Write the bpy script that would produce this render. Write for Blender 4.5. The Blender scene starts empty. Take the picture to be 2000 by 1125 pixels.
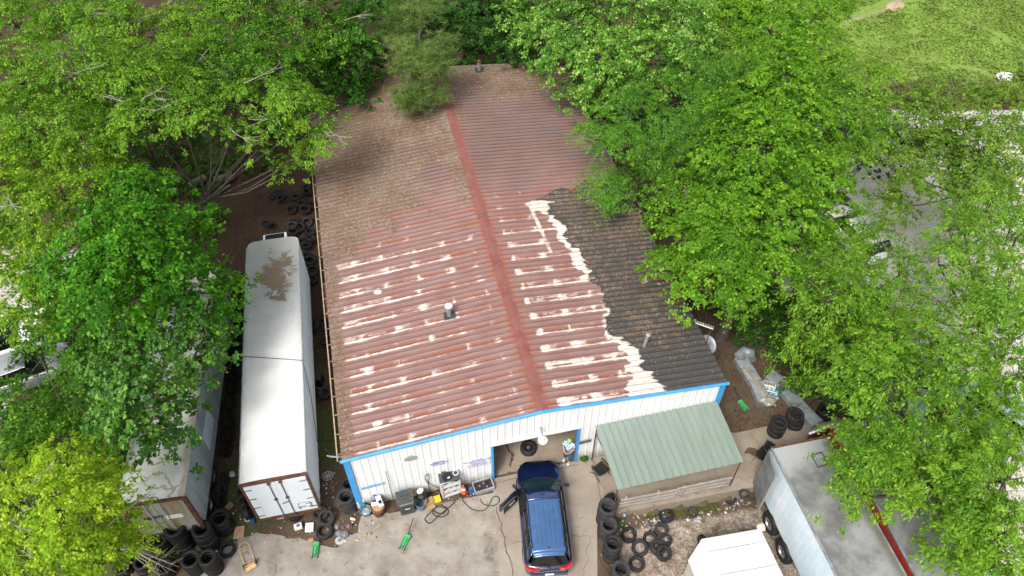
import bpy, bmesh, math, random
import numpy as np
from math import sin, cos, pi, radians, sqrt
from mathutils import Vector, Matrix, Euler
random.seed(7); RNG = np.random.default_rng(11)
SC = bpy.context.scene
COL = SC.collection
# ---------------------------------------------------------------- camera, sky, sun, exposure
CAM_H, PITCH, FPX = 30.0, 0.8367, 1468.3
cam = bpy.data.objects.new('camera', bpy.data.cameras.new('camera')); COL.objects.link(cam)
cam.location = (0, 0, CAM_H); cam.rotation_euler = (pi/2-PITCH, 0, 0)
cam.data.sensor_width = 36; cam.data.lens = FPX/2000*36; cam.data.clip_end = 2000
SC.camera = cam
SUN_EL, SUN_AZ = radians(54), radians(-152)          # azimuth from +Y towards +X
world = bpy.data.worlds.new('World'); SC.world = world; world.use_nodes = True
wn = world.node_tree; bg = wn.nodes['Background']
sky = wn.nodes.new('ShaderNodeTexSky'); sky.sky_type = 'NISHITA'; sky.sun_disc = False
sky.sun_elevation = SUN_EL; sky.sun_rotation = SUN_AZ
sky.air_density = 1.0; sky.dust_density = 6.0; sky.ozone_density = 0.6
hs = wn.nodes.new('ShaderNodeHueSaturation'); hs.inputs['Saturation'].default_value = 0.42
wn.links.new(sky.outputs[0], hs.inputs['Color']); wn.links.new(hs.outputs[0], bg.inputs[0])
bg.inputs[1].default_value = 0.135
sun = bpy.data.objects.new('sun', bpy.data.lights.new('sun', 'SUN')); COL.objects.link(sun)
sun.data.energy = 1.9; sun.data.angle = radians(14); sun.data.color = (1, 0.96, 0.9)
sd = Vector((cos(SUN_EL)*sin(SUN_AZ), cos(SUN_EL)*cos(SUN_AZ), sin(SUN_EL)))
sun.rotation_euler = sd.to_track_quat('Z', 'Y').to_euler()
SC.view_settings.view_transform = 'Standard'; SC.view_settings.look = 'None'
SC.view_settings.exposure = 0.40; SC.view_settings.gamma = 1
SC.render.engine = 'CYCLES'; SC.cycles.max_bounces = 6; SC.cycles.diffuse_bounces = 3
SC.cycles.transparent_max_bounces = 8

# ---------------------------------------------------------------- helpers
def at(u, v, z=0.0):
    """point of the place at height z, read off the photograph (2000 px wide)"""
    x = (u-1000)/FPX; y = -(v-562.5)/FPX
    d = (x, cos(PITCH)+y*sin(PITCH), -sin(PITCH)+y*cos(PITCH))
    t = (CAM_H-z)/-d[2]
    return Vector((d[0]*t, d[1]*t, z))
def link(o, parent=None):
    COL.objects.link(o)
    if parent: o.parent = parent
    return o
def tag(o, label=None, cat=None, group=None, kind=None):
    if label: o['label'] = label
    if cat: o['category'] = cat
    if group: o['group'] = group
    if kind: o['kind'] = kind
    return o
def empty(name, loc, rz=0, label=None, cat=None, group=None, rot=None):
    o = bpy.data.objects.new(name, None); COL.objects.link(o); o.location = loc
    o.rotation_euler = rot if rot else (0, 0, rz); o.empty_display_size = .3
    return tag(o, label, cat, group)
def hash01(i, j, s):
    n = (i*374761393 + j*668265263 + s*974634777) & 0xffffffff
    n = ((n ^ (n >> 13))*1274126177) & 0xffffffff
    return ((n ^ (n >> 16)) & 0xffff)/65535.0
def vnoise(x, y, s=0):
    x = np.asarray(x, float); y = np.asarray(y, float)
    i = np.floor(x).astype(np.int64); j = np.floor(y).astype(np.int64); fx = x-i; fy = y-j
    fx = fx*fx*(3-2*fx); fy = fy*fy*(3-2*fy)
    a = hash01(i, j, s); b = hash01(i+1, j, s); c = hash01(i, j+1, s); d = hash01(i+1, j+1, s)
    return (a*(1-fx)+b*fx)*(1-fy)+(c*(1-fx)+d*fx)*fy
def fbm(x, y, s=0, o=4):
    r = 0; a = .5; t = 0
    for k in range(o):
        r = r+a*vnoise(x*2**k, y*2**k, s+k*17); t += a; a *= .5
    return r/t
def sst(x, a, b):
    t = np.clip((x-a)/(b-a), 0, 1); return t*t*(3-2*t)

class MB:
    """collects shapes; build() links them as one mesh object"""
    def __init__(s): s.v = []; s.f = []
    def add(s, vs, fs):
        n = len(s.v); s.v += [tuple(p) for p in vs]; s.f += [tuple(i+n for i in f) for f in fs]; return s
    def box(s, c, d, rot=None, taper=1.0):
        hx, hy, hz = d[0]/2, d[1]/2, d[2]/2
        vs = []
        for z, t in ((-hz, 1), (hz, taper)):
            for x, y in ((-hx, -hy), (hx, -hy), (hx, hy), (-hx, hy)): vs.append(Vector((x*t, y*t, z)))
        if rot is not None:
            R = Euler(rot).to_matrix() if not isinstance(rot, Matrix) else rot
            vs = [R @ p for p in vs]
        c = Vector(c)
        return s.add([p+c for p in vs], [(3, 2, 1, 0), (4, 5, 6, 7), (0, 1, 5, 4), (1, 2, 6, 5), (2, 3, 7, 6), (3, 0, 4, 7)])
    def tube(s, pts, r, n=8, cap=True):
        pts = [Vector(p) for p in pts]
        rs = r if isinstance(r, (list, tuple)) else [r]*len(pts)
        vs = []; prev = None
        for i, p in enumerate(pts):
            t = (pts[min(i+1, len(pts)-1)]-pts[max(i-1, 0)])
            if t.length < 1e-9: t = Vector((0, 0, 1))
            t.normalize()
            if prev is None:
                a = Vector((0, 0, 1)) if abs(t.z) < .9 else Vector((1, 0, 0))
                u = t.cross(a).normalized()
            else:
                u = (prev-t*prev.dot(t)); u = u.normalized() if u.length > 1e-6 else t.orthogonal().normalized()
            prev = u; w = t.cross(u)
            for k in range(n):
                an = 2*pi*k/n; vs.append(p+(u*cos(an)+w*sin(an))*rs[i])
        fs = []
        for i in range(len(pts)-1):
            for k in range(n):
                fs.append((i*n+k, i*n+(k+1) % n, (i+1)*n+(k+1) % n, (i+1)*n+k))
        if cap:
            fs.append(tuple(reversed(range(n)))); fs.append(tuple(range((len(pts)-1)*n, len(pts)*n)))
        return s.add(vs, fs)
    def lathe(s, prof, n=24, c=(0, 0, 0), closed=False, M=None):
        vs = []
        for r, z in prof:
            for k in range(n):
                a = 2*pi*k/n; p = Vector((r*cos(a), r*sin(a), z))
                if M: p = M @ p
                vs.append(p+Vector(c))
        m = len(prof); fs = []
        for i in range(m if closed else m-1):
            j = (i+1) % m
            for k in range(n): fs.append((i*n+k, i*n+(k+1) % n, j*n+(k+1) % n, j*n+k))
        return s.add(vs, fs)
    def prism(s, poly, z0, z1):
        n = len(poly); vs = [(p[0], p[1], z0) for p in poly]+[(p[0], p[1], z1) for p in poly]
        return s.add(vs, [tuple(reversed(range(n))), tuple(range(n, 2*n))]+[(k, (k+1) % n, n+(k+1) % n, n+k) for k in range(n)])
    def quad(s, a, b, c, d): return s.add([a, b, c, d], [(0, 1, 2, 3)])
    def build(s, name, m, parent=None, smooth=False, bevel=0, M=None):
        me = bpy.data.meshes.new(name)
        vs = [M @ Vector(p) for p in s.v] if M else s.v
        me.from_pydata(vs, [], s.f); me.materials.append(m); me.update()
        if bevel:
            bm = bmesh.new(); bm.from_mesh(me)
            es = [e for e in bm.edges if len(e.link_faces) == 2 and e.calc_face_angle(0) > .6]
            bmesh.ops.bevel(bm, geom=es, offset=bevel, segments=2, affect='EDGES', profile=.6, clamp_overlap=True)
            bm.to_mesh(me); bm.free()
        if smooth:
            me.polygons.foreach_set('use_smooth', [True]*len(me.polygons))
            try: me.set_sharp_from_angle(angle=radians(40))
            except Exception: pass
        return link(bpy.data.objects.new(name, me), parent)
def copy_tree(o, parent=None):
    c = o.copy(); COL.objects.link(c); c.parent = parent
    for ch in list(o.children): copy_tree(ch, c)
    return c
def npmesh(name, V, F, m, parent=None, attrs=None, smooth=False):
    """V (n,3), F (m,4) numpy; attrs {name:(domain, type, array)}"""
    me = bpy.data.meshes.new(name); k = F.shape[1]
    me.vertices.add(len(V)); me.vertices.foreach_set('co', np.ascontiguousarray(V, np.float32).ravel())
    me.loops.add(F.size); me.loops.foreach_set('vertex_index', np.ascontiguousarray(F, np.int32).ravel())
    me.polygons.add(len(F)); me.polygons.foreach_set('loop_start', np.arange(0, F.size, k, dtype=np.int32))
    if smooth: me.polygons.foreach_set('use_smooth', np.ones(len(F), bool))
    me.update(calc_edges=True)
    for an, (dom, ty, ar) in (attrs or {}).items():
        a = me.attributes.new(an, ty, dom)
        a.data.foreach_set('color' if ty == 'FLOAT_COLOR' else 'value', np.ascontiguousarray(ar, np.float32).ravel())
    me.materials.append(m)
    return link(bpy.data.objects.new(name, me), parent)
def grid(nx, ny):
    i = np.arange(nx-1)[None, :]+np.arange(ny-1)[:, None]*nx
    return np.stack([i, i+1, i+1+nx, i+nx], -1).reshape(-1, 4)

# ---------------------------------------------------------------- materials
class NT:
    def __init__(s, name):
        s.m = bpy.data.materials.new(name); s.m.use_nodes = True; s.t = s.m.node_tree
        s.b = s.t.nodes['Principled BSDF']; s.out = s.t.nodes['Material Output']
        s.tc = None
    def n(s, t, **k):
        o = s.t.nodes.new(t)
        for a, b in k.items(): setattr(o, a, b)
        return o
    def L(s, a, b): s.t.links.new(a, b)
    def val(s, sock, v):
        if hasattr(v, 'is_output'): s.L(v, sock)
        else: sock.default_value = v
    def co(s, kind='Object'):
        if not s.tc: s.tc = s.n('ShaderNodeTexCoord')
        return s.tc.outputs[kind]
    def map(s, sc=(1, 1, 1), kind='Object', rot=(0, 0, 0)):
        m = s.n('ShaderNodeMapping'); s.L(s.co(kind), m.inputs[0]); m.inputs['Scale'].default_value = sc
        m.inputs['Rotation'].default_value = rot; return m.outputs[0]
    def noise(s, scale, detail=4, rough=.55, vec=None, dist=0):
        n = s.n('ShaderNodeTexNoise'); s.L(vec if vec is not None else s.co(), n.inputs['Vector'])
        n.inputs['Scale'].default_value = scale; n.inputs['Detail'].default_value = detail
        n.inputs['Roughness'].default_value = rough; n.inputs['Distortion'].default_value = dist
        return n.outputs['Fac']
    def voro(s, scale, out='Distance', vec=None, feat='F1'):
        n = s.n('ShaderNodeTexVoronoi'); n.feature = feat; s.L(vec if vec is not None else s.co(), n.inputs['Vector'])
        n.inputs['Scale'].default_value = scale; return n.outputs[out]
    def ramp(s, fac, a, b, lo=0., hi=1.):
        n = s.n('ShaderNodeMapRange'); n.interpolation_type = 'SMOOTHSTEP'; s.val(n.inputs[0], fac)
        n.inputs[1].default_value = a; n.inputs[2].default_value = b; n.inputs[3].default_value = lo; n.inputs[4].default_value = hi
        return n.outputs[0]
    def mix(s, f, a, b, bt='MIX'):
        n = s.n('ShaderNodeMix'); n.data_type = 'RGBA'; n.blend_type = bt
        s.val(n.inputs[0], f)
        for sock, c in ((n.inputs[6], a), (n.inputs[7], b)):
            if isinstance(c, (tuple, list)): sock.default_value = (*c[:3], 1)
            else: s.L(c, sock)
        return n.outputs[2]
    def math(s, op, a, b=0.):
        n = s.n('ShaderNodeMath'); n.operation = op; s.val(n.inputs[0], a); s.val(n.inputs[1], b); return n.outputs[0]
    def attr(s, name, out='Fac'):
        n = s.n('ShaderNodeAttribute'); n.attribute_name = name; return n.outputs[out]
    def color(s, c):
        if isinstance(c, (tuple, list)): s.b.inputs['Base Color'].default_value = (*c[:3], 1)
        else: s.L(c, s.b.inputs['Base Color'])
        return s
    def set(s, **k):
        for a, v in k.items(): s.val(s.b.inputs[a.replace('_', ' ')], v)
        return s
    def bump(s, h, strength=.5, dist=.02):
        n = s.n('ShaderNodeBump'); n.inputs['Strength'].default_value = strength; n.inputs['Distance'].default_value = dist
        s.L(h, n.inputs['Height']); s.L(n.outputs[0], s.b.inputs['Normal']); return s
def mat(name, c, rough=.6, metal=0., var=.12, scale=6., dirt=None, coat=0, bump=0, spec=.5):
    t = NT(name); c = tuple(c)
    n1 = t.noise(scale, 5, .6)
    dk = tuple(x*(1-var*1.6) for x in c); lt = tuple(min(1, x*(1+var)) for x in c)
    col = t.mix(t.ramp(n1, .3, .7), dk, lt)
    if dirt: col = t.mix(t.ramp(t.noise(scale*.45, 6, .65, dist=.5), .5, .72), col, dirt)
    t.color(col).set(Roughness=rough, Metallic=metal, Coat_Weight=coat, Specular_IOR_Level=spec)
    if bump: t.bump(t.noise(scale*6, 4), bump, .01)
    return t.m
M = {}
M['black'] = mat('black_plastic', (.012, .012, .014), .5)
M['rubber'] = mat('tyre_rubber', (.018, .018, .020), .75, var=.3, scale=3, dirt=(.045, .042, .038))
M['rubber2'] = mat('dusty_tyre_rubber', (.035, .035, .037), .85, var=.25, scale=3, dirt=(.09, .082, .07))
M['darkrub'] = mat('wet_tyre_rubber', (.010, .010, .011), .6, var=.2, scale=3)
M['chrome'] = mat('bright_metal', (.55, .55, .56), .35, .9)
M['steel'] = mat('grey_steel', (.25, .25, .26), .5, .6, dirt=(.12, .07, .04))
M['rust'] = mat('rusty_steel', (.13, .055, .035), .8, .1, .35, 5, dirt=(.07, .035, .025))
M['white'] = mat('white_plastic', (.8, .8, .79), .5, var=.04)
M['blue'] = mat('blue_trim_paint', (.06, .33, .72), .45, var=.08, scale=3)
M['wood'] = mat('grey_weathered_wood', (.33, .30, .265), .85, var=.1, scale=2)
M['board'] = mat('pale_board', (.42, .32, .22), .85, var=.2, scale=5)
M['green'] = mat('green_jack_paint', (.05, .42, .12), .4, var=.12, dirt=(.25, .27, .2))
M['yellow'] = mat('yellow_plastic', (.75, .55, .02), .5, dirt=(.4, .3, .1))
M['orange'] = mat('orange_plastic', (.8, .12, .02), .5)
M['bluep'] = mat('blue_print', (.03, .12, .45), .5)
M['darkgrey'] = mat('dark_grey_plastic', (.05, .06, .065), .5, var=.2, dirt=(.1, .1, .1))
M['greyp'] = mat('blue_grey_plastic', (.16, .21, .27), .5)
M['card'] = mat('cardboard', (.42, .27, .15), .9)
M['galv'] = mat('galvanised_metal', (.36, .40, .43), .5, .35, .2, 2.5, dirt=(.20, .22, .2))
M['tan'] = mat('cream_paint', (.65, .45, .22), .6, dirt=(.35, .2, .1))
M['skin'] = mat('skin', (.45, .25, .17), .6, var=.05)
M['jeans'] = mat('denim', (.04, .11, .25), .9, var=.2, scale=20)
M['red'] = mat('red_paint', (.45, .05, .035), .5, var=.15, scale=2, dirt=(.3, .1, .08))
M['cable'] = mat('black_cable', (.015, .015, .015), .6)
M['teal'] = mat('teal_plastic', (.03, .22, .28), .5)
M['bark'] = mat('tree_bark', (.11, .09, .075), .95, var=.35, scale=6, bump=.5)
M['twig'] = mat('pale_dead_twig', (.36, .33, .28), .9, var=.2, scale=5)
def glassmat(name, c, rough=.03, alpha=1.):
    t = NT(name); t.color(c).set(Roughness=rough, Alpha=alpha, Specular_IOR_Level=.8); return t.m
M['tglass'] = glassmat('tinted_glass', (.004, .005, .006))
M['wglass'] = glassmat('green_windscreen_glass', (.012, .05, .045), alpha=.6)
def crown_mat(name, rough=.55, trans=.45):
    t = NT(name); c = t.attr('col', 'Color')
    t.color(c).set(Roughness=rough, Specular_IOR_Level=.15)
    tr = t.n('ShaderNodeBsdfTranslucent'); tc = t.mix(1., c, (1.35, 1.25, .55), 'MULTIPLY'); t.L(tc, tr.inputs[0])
    ms = t.n('ShaderNodeMixShader'); ms.inputs[0].default_value = trans
    t.L(t.b.outputs[0], ms.inputs[1]); t.L(tr.outputs[0], ms.inputs[2]); t.L(ms.outputs[0], t.out.inputs[0])
    return t.m
M['leaf'] = crown_mat('leaf_foliage'); M['gloss'] = crown_mat('glossy_leaf_foliage', .36, .32)
M['grass'] = crown_mat('grass_blades', .7, .3)
# ---------------------------------------------------------------- frame of the workshop building
BX, BY, YAW = -6.499, 14.523, .2305
W, LEN, EAVE, RIDGE = 15.817, 25.25, 4.07, 4.76
DX1, DX2, DH = 5.862, 9.53, 2.82
cy_, sy_ = cos(YAW), sin(YAW)
def bl(a, b, z=0.): return Vector((BX+a*cy_-b*sy_, BY+a*sy_+b*cy_, z))
def inv(x, y):
    dx = x-BX; dy = y-BY; return dx*cy_+dy*sy_, -dx*sy_+dy*cy_
# ---------------------------------------------------------------- ground
PE0, PE1 = at(1205, 1003, 0), at(1474, 951, 0)          # dock edge, left and right end
PD = (PE1-PE0).normalized(); PN = Vector((PD.y, -PD.x, 0))      # PN points away from the dock, into the yard
DR0, DR1 = at(1172, 1003, 0), at(1160, 1125, 0)
def yard_depth(x, y):
    """how far the gravel yard lies below the slabs (numpy)"""
    x = np.asarray(x, float); y = np.asarray(y, float)
    into = (x-PE0.x)*PN.x+(y-PE0.y)*PN.y               # metres in front of the dock face
    right = (x-3.55)+(y-12)*.02                        # metres right of the driveway edge
    d = sst(right, -.15, 1.3)*.42+np.clip(right, 0, 7)*.075
    return np.where(into > -.05, d, 0)*np.where(right > -.15, 1, 0)
def gz(x, y): return -float(yard_depth(x, y))
def ongr(u, v, it=4):
    """ground point seen at a pixel of the photograph, yard slope included"""
    z = 0.
    for _ in range(it): p = at(u, v, z); z = gz(p.x, p.y)
    return at(u, v, z)
def build_ground():
    t = NT('bare_dirt_and_litter')
    fine = t.noise(9, 8, .75); mid = t.noise(1.1, 6, .6); vc = t.voro(24, 'Color'); sep = t.n('ShaderNodeSeparateColor'); t.L(vc, sep.inputs[0])
    dirt = t.mix(t.ramp(fine, .3, .7), (.05, .031, .022), (.15, .098, .068))
    dirt = t.mix(t.ramp(mid, .35, .65), dirt, (.12, .09, .062))
    dirt = t.mix(t.math('MULTIPLY', t.ramp(sep.outputs[0], .95, .97), t.ramp(t.noise(7, 5, .7), .5, .65)), dirt, (.34, .28, .21))
    litter = t.mix(t.ramp(t.noise(22, 5, .8), .35, .68), (.032, .018, .013), (.11, .066, .048))
    dirt = t.mix(t.attr('litter'), dirt, litter)
    moss = t.mix(t.ramp(t.noise(30, 5, .7), .3, .7), (.03, .065, .012), (.09, .15, .03))
    g = t.mix(t.ramp(t.math('ADD', t.attr('moss'), t.math('MULTIPLY', t.noise(5, 6, .7), .8)), .75, 1.05), dirt, moss)
    grv = t.mix(t.ramp(sep.outputs[1], .0, 1.), (.20, .165, .13), (.52, .45, .38))
    grv = t.mix(t.ramp(t.noise(2.2, 6, .65), .42, .68), grv, (.17, .115, .075))
    g = t.mix(t.ramp(t.math('ADD', t.attr('yard'), t.math('MULTIPLY', t.noise(3, 6, .7), .7)), .7, 1.0), g, grv)
    lot = t.mix(t.ramp(t.noise(5, 8, .8), .3, .7), (.50, .46, .42), (.72, .68, .63))
    lot = t.mix(t.ramp(t.noise(.5, 5, .6), .4, .7), lot, (.46, .43, .40))
    g = t.mix(t.ramp(t.math('ADD', t.attr('lot'), t.math('MULTIPLY', t.noise(1.2, 6, .7), .5)), .6, .85), g, lot)
    fld = t.mix(t.ramp(t.noise(3, 8, .75), .3, .7), (.15, .25, .04), (.25, .36, .08))
    fld = t.mix(t.ramp(t.noise(.35, 4, .6), .5, .72), fld, (.22, .26, .09))
    g = t.mix(t.ramp(t.math('ADD', t.attr('field'), t.math('MULTIPLY', t.noise(1.5, 6, .7), .4)), .55, .85), g, fld)
    bare = t.mix(t.ramp(t.noise(6, 5), .3, .7), (.3, .22, .14), (.44, .36, .27))
    g = t.mix(t.ramp(t.math('ADD', t.attr('bare'), t.math('MULTIPLY', t.noise(4, 6, .7), .5)), .7, .9), g, bare)
    t.color(g).set(Roughness=.95, Specular_IOR_Level=.2).bump(t.math('ADD', fine, t.voro(18)), .7, .03)
    xs = np.concatenate([np.linspace(-400, -46, 12), np.arange(-45, 50, .22), np.linspace(51, 400, 12)])
    ys = np.concatenate([np.linspace(-300, 4, 8), np.arange(5, 70, .22), np.linspace(71, 500, 14)])
    X, Y = np.meshgrid(xs, ys); Z = -yard_depth(X, Y)
    near = (np.abs(X) < 46) & (Y > 5) & (Y < 70)
    a, b = (X-BX)*cy_+(Y-BY)*sy_, -(X-BX)*sy_+(Y-BY)*cy_
    slab = (Y < 14.8+X*.2) & (X > -14) & (X < 4) | ((a > -.6) & (a < W+1) & (b > -4) & (b < LEN))
    Z = Z+np.where(near & ~slab, (fbm(X*.7, Y*.7, 3)-.55)*.16*(Z > -.02), 0)
    Z = np.where(slab & (Z > -.01), -.03, Z)
    Z = np.where(near, Z+np.where(Z < -.05, (fbm(X*1.3, Y*1.3, 9)-.5)*.10, 0), Z)
    into = (X-PE0.x)*PN.x+(Y-PE0.y)*PN.y
    n = fbm(X*.35, Y*.35, 21)
    yard = sst(-Z, .1, .3)*sst(into, -.2, 1.2)*.85
    # gravel lot beyond the trees on the right, road on the far left
    lot = sst(X-(13.6-.0*Y)+(n-.5)*3, 0, 2)*sst(44.5-(Y+.07*X)+(n-.5)*2, 0, 2)*sst(Y-(14+(20-X)*.9), 0, 3)
    lot = np.maximum(lot, sst(-22.5-X+(n-.5)*3, 0, 1.5)*.9*sst(32-Y, 0, 4))
    lot = np.maximum(lot, sst(X-17.5, 0, 2)*sst(44.5-Y, 0, 2))
    fieldm = sst(Y+.1*X-49.5+(n-.5)*2, 0, 1.5)*sst(X-11, 0, 3)
    back = sst(b-LEN+1, 0, 2)*(1-fieldm)
    moss = np.maximum(sst(fbm(X*.5, Y*.5, 5), .5, .62)*.5*(X < 3), back*.3)*(1-lot)*(1-.9*sst(Y, 21, 25)*(X < -6)*(X > -18))
    litter = sst(b-3, 0, 6)*.9
    path = np.exp(-((Y-(54.5+(X-24)*.55+np.sin(X*.6)*.8))/.9)**2)*sst(X-24, 0, 3)*.85
    path = np.maximum(path, np.exp(-((Y+.1*X-50.2)/.8)**2)*sst(X-14, 0, 3)*.5)
    V = np.stack([X, Y, Z], -1).reshape(-1, 3)
    P = lambda m: ('POINT', 'FLOAT', np.clip(m, 0, 1).ravel())
    g = npmesh('ground', V, grid(len(xs), len(ys)), t.m, attrs=dict(yard=P(yard), lot=P(lot), field=P(fieldm), moss=P(moss), litter=P(litter), bare=P(path*.7*fieldm)), smooth=True)
    tag(g, kind='structure')
build_ground()

def ragged(poly, step=.25, amp=.12, s=0):
    out = []
    for i in range(len(poly)):
        a = Vector(poly[i][:2]); b = Vector(poly[(i+1) % len(poly)][:2]); n = max(1, int((b-a).length/step))
        rag = len(poly[i]) < 4
        for k in range(n):
            p = a.lerp(b, k/n)
            if k and poly[i][2] != 1: 
                p = p+Vector((fbm(p.x*1.3, p.y*1.3, s+1)-.5, fbm(p.x*1.3, p.y*1.3, s+9)-.5))*amp*4
            out.append((p.x, p.y))
    return out
def slab(name, pts, z, th, m, amp=.12):
    o = MB().prism(ragged(pts, amp=amp), z-th, z).build(name, m); return tag(o, kind='structure')
def pp(l): return [(*(at(u, v).xy), k) for u, v, k in l]     # k=1: the edge that starts here is straight
def conc(name, lo, hi, stain, s=1., speck=.5):
    t = NT(name)
    c = t.mix(t.ramp(t.noise(.9*s, 8, .7), .32, .68), lo, hi)
    c = t.mix(t.ramp(t.noise(2.3*s, 6, .65, dist=.8), .56, .70, 0, .75), c, stain)
    c = t.mix(t.ramp(t.noise(.55*s, 5, .6, dist=.4), .60, .70, 0, .6), c, tuple(x*.6 for x in stain))
    c = t.mix(t.ramp(t.noise(38, 6, .8), .55, .75, 0, speck), c, tuple(min(1, x*1.35) for x in hi))
    c = t.mix(t.ramp(t.noise(26, 5, .8), .62, .74, 0, speck), c, tuple(x*.5 for x in stain))
    t.color(c).set(Roughness=.9, Specular_IOR_Level=.25).bump(t.noise(30, 6, .7), .35, .01)
    return t.m
M['conc_old'] = conc('weathered_grey_concrete', (.225, .198, .165), (.355, .325, .285), (.15, .128, .10))
M['conc_drive'] = conc('tan_driveway_concrete', (.285, .24, .195), (.36, .31, .26), (.215, .18, .145), .7, .3)
M['conc_dock'] = conc('dock_concrete', (.25, .205, .16), (.325, .275, .22), (.22, .17, .12), .8, .3)
slab('concrete_lot', pp([(706, 1008, 0), (760, 1003, 1), (968, 962, 1), (1022, 1600, 1), (240, 1600, 0), (300, 1300, 0), (400, 1105, 0), (455, 1062, 0), (500, 1040, 0), (560, 1048, 0),
                         (610, 1060, 0), (660, 1070, 0), (700, 1040, 0)]), .012, .1, M['conc_old'])
p0, p1, p2, p3 = bl(DX1-.1, -.02), bl(DX2+.4, -.02), at(1172, 1600), at(1020, 1600)
slab('driveway', [(*p0.xy, 1), (*p1.xy, 1), (*at(1180, 960).xy, 1), (*at(1166, 1030).xy, 1), (*p2.xy, 1), (*p3.xy, 0)], .02, .12, M['conc_drive'], .03)
# dock platform: same level as the driveway, with a face down to the yard
pa, pb = bl(DX2+.45, -.02), bl(W+.4, -.02)
dk = MB().prism([tuple(v.xy) for v in (pa, pb, at(1436, 846), at(1520, 828), at(1660, 815), at(1690, 880), PE1+PD*3.2, PE0, at(1184, 985))][::-1], -1.3, .016)
tag(dk.build('dock_platform', M['conc_dock']), kind='structure')
# dark stains of joints, proud sheets
def joint(a, b, w, name='joint', wob=.02, z=.026):
    mb = MB(); a = Vector(a); b = Vector(b); n = 26; d = (b-a).normalized(); s = Vector((-d.y, d.x, 0)); L_ = []
    for i in range(n+1):
        p = a.lerp(b, i/n)+s*(fbm(i*.4+a.x, a.y, 4)-.5)*wob*4; ww = w*(.6+.8*fbm(i*.9, b.x, 8))
        L_.append((p-s*ww, p+s*ww))
    for i in range(n): mb.quad(*[Vector((q.x, q.y, z)) for q in (L_[i][0], L_[i+1][0], L_[i+1][1], L_[i][1])])
    return mb
M['joint'] = mat('dirt_filled_joint', (.13, .10, .075), .95, var=.3)
jm = MB()
for a, b, w, wob in ((at(966, 944), at(1130, 907), .014, .01), (at(1158, 897), at(1178, 1000), .016, .01), (at(1000, 1062), at(1030, 1056), .012, .05),
                     (at(1115, 1048), at(1160, 1048), .008, .05), (at(1150, 1050), at(1136, 1130), .008, .12), (at(968, 990), at(1004, 1125), .020, .06),
                     (at(1385, 880), at(1408, 950), .01, .03), (at(1465, 845), at(1500, 905), .012, .05), (at(1330, 862), at(1440, 838), .01, .03), (at(1440, 928), at(1462, 944), .01, .06)):
    j = joint(a, b, w, wob=wob); jm.add(j.v, j.f)
tag(jm.build('pavement_joints', M['joint']), kind='structure')

# ---------------------------------------------------------------- workshop building
shop = empty('workshop_building', (BX, BY, 0), YAW, 'long metal workshop with rusty red ribbed roof and white front wall trimmed in blue', 'workshop')
def wall_mat():
    t = NT('white_ribbed_wall_panel')
    v = t.map((6, 6, .7)); z = t.n('ShaderNodeSeparateXYZ'); t.L(t.co(), z.inputs[0])
    c = t.mix(t.ramp(t.noise(1, 5, .6, vec=v), .35, .7), (.76, .78, .79), (.86, .875, .88))
    low = t.ramp(t.math('ADD', z.outputs[2], t.math('MULTIPLY', t.noise(2.5, 6, .7), .9)), .55, 1.25, 1, 0)
    c = t.mix(t.math('MULTIPLY', low, .8), c, (.30, .28, .23))
    c = t.mix(t.ramp(t.noise(1, 6, .7, vec=t.map((14, 14, 1.2))), .64, .8, 0, .5), c, (.36, .33, .28))
    t.color(c).set(Roughness=.45); return t.m
M['wall'] = wall_mat()
def ribwall(pts, y, flip=1, name='wall', zlo=None, m=None):
    """ribbed sheet wall in the plane y, between x stations; pts: list of (x0, x1, zlo(x), zhi(x))"""
    mb = MB(); P = .305
    for x0, x1, zl, zh in pts:
        xs = []; k = math.floor(x0/P)-1
        while k*P < x1:
            for dx, dy in ((0, 0), (.20, 0), (.235, .020), (.265, .020), (.30, 0)):
                x = k*P+dx
                if x0 < x < x1: xs.append((x, dy))
            k += 1
        xs = [(x0, 0)]+xs+[(x1, 0)]
        for (a, da), (b, db) in zip(xs, xs[1:]):
            mb.quad((a, y-da*flip, zl(a)), (b, y-db*flip, zl(b)), (b, y-db*flip, zh(b)), (a, y-da*flip, zh(a)))
    return mb.build(name, m or M['wall'], shop)
top = lambda x: EAVE+(RIDGE-EAVE)*(1-abs(x-W/2)/(W/2))-.06
ribwall([(0, DX1, lambda x: 0, top), (DX2, W/2, lambda x: 0, top) if DX2 < W/2 else (DX1, W/2, lambda x: DH, top), (W/2, DX2, lambda x: DH, top), (DX2, W, lambda x: 0, top)], 0, 1, 'front_wall')
M['inner'] = mat('dusty_inner_wall', (.22, .20, .18), .9)
MB().box((W/2, LEN, EAVE/2), (W, .1, EAVE)).build('rear_wall', M['inner'], shop)
for x in (.03, W-.03):
    mb = MB()
    n = int(LEN/.305)
    for k in range(n):
        y0 = k*.305+.08; sg = -1 if x < 1 else 1
        mb.box((x, y0+.15, EAVE/2-.05), (.05, .305, EAVE-.1)); mb.box((x+sg*.04, y0+.15, EAVE/2-.05), (.035, .06, EAVE-.1))
    mb.build('side_wall', M['wall'], shop)
M['floor'] = conc('workshop_floor', (.27, .215, .165), (.36, .30, .24), (.16, .12, .09), .8, .25)
MB().box((W/2, LEN/2+.05, -.03), (W-.1, LEN-.1, .1)).build('shop_floor', M['floor'], shop)
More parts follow.
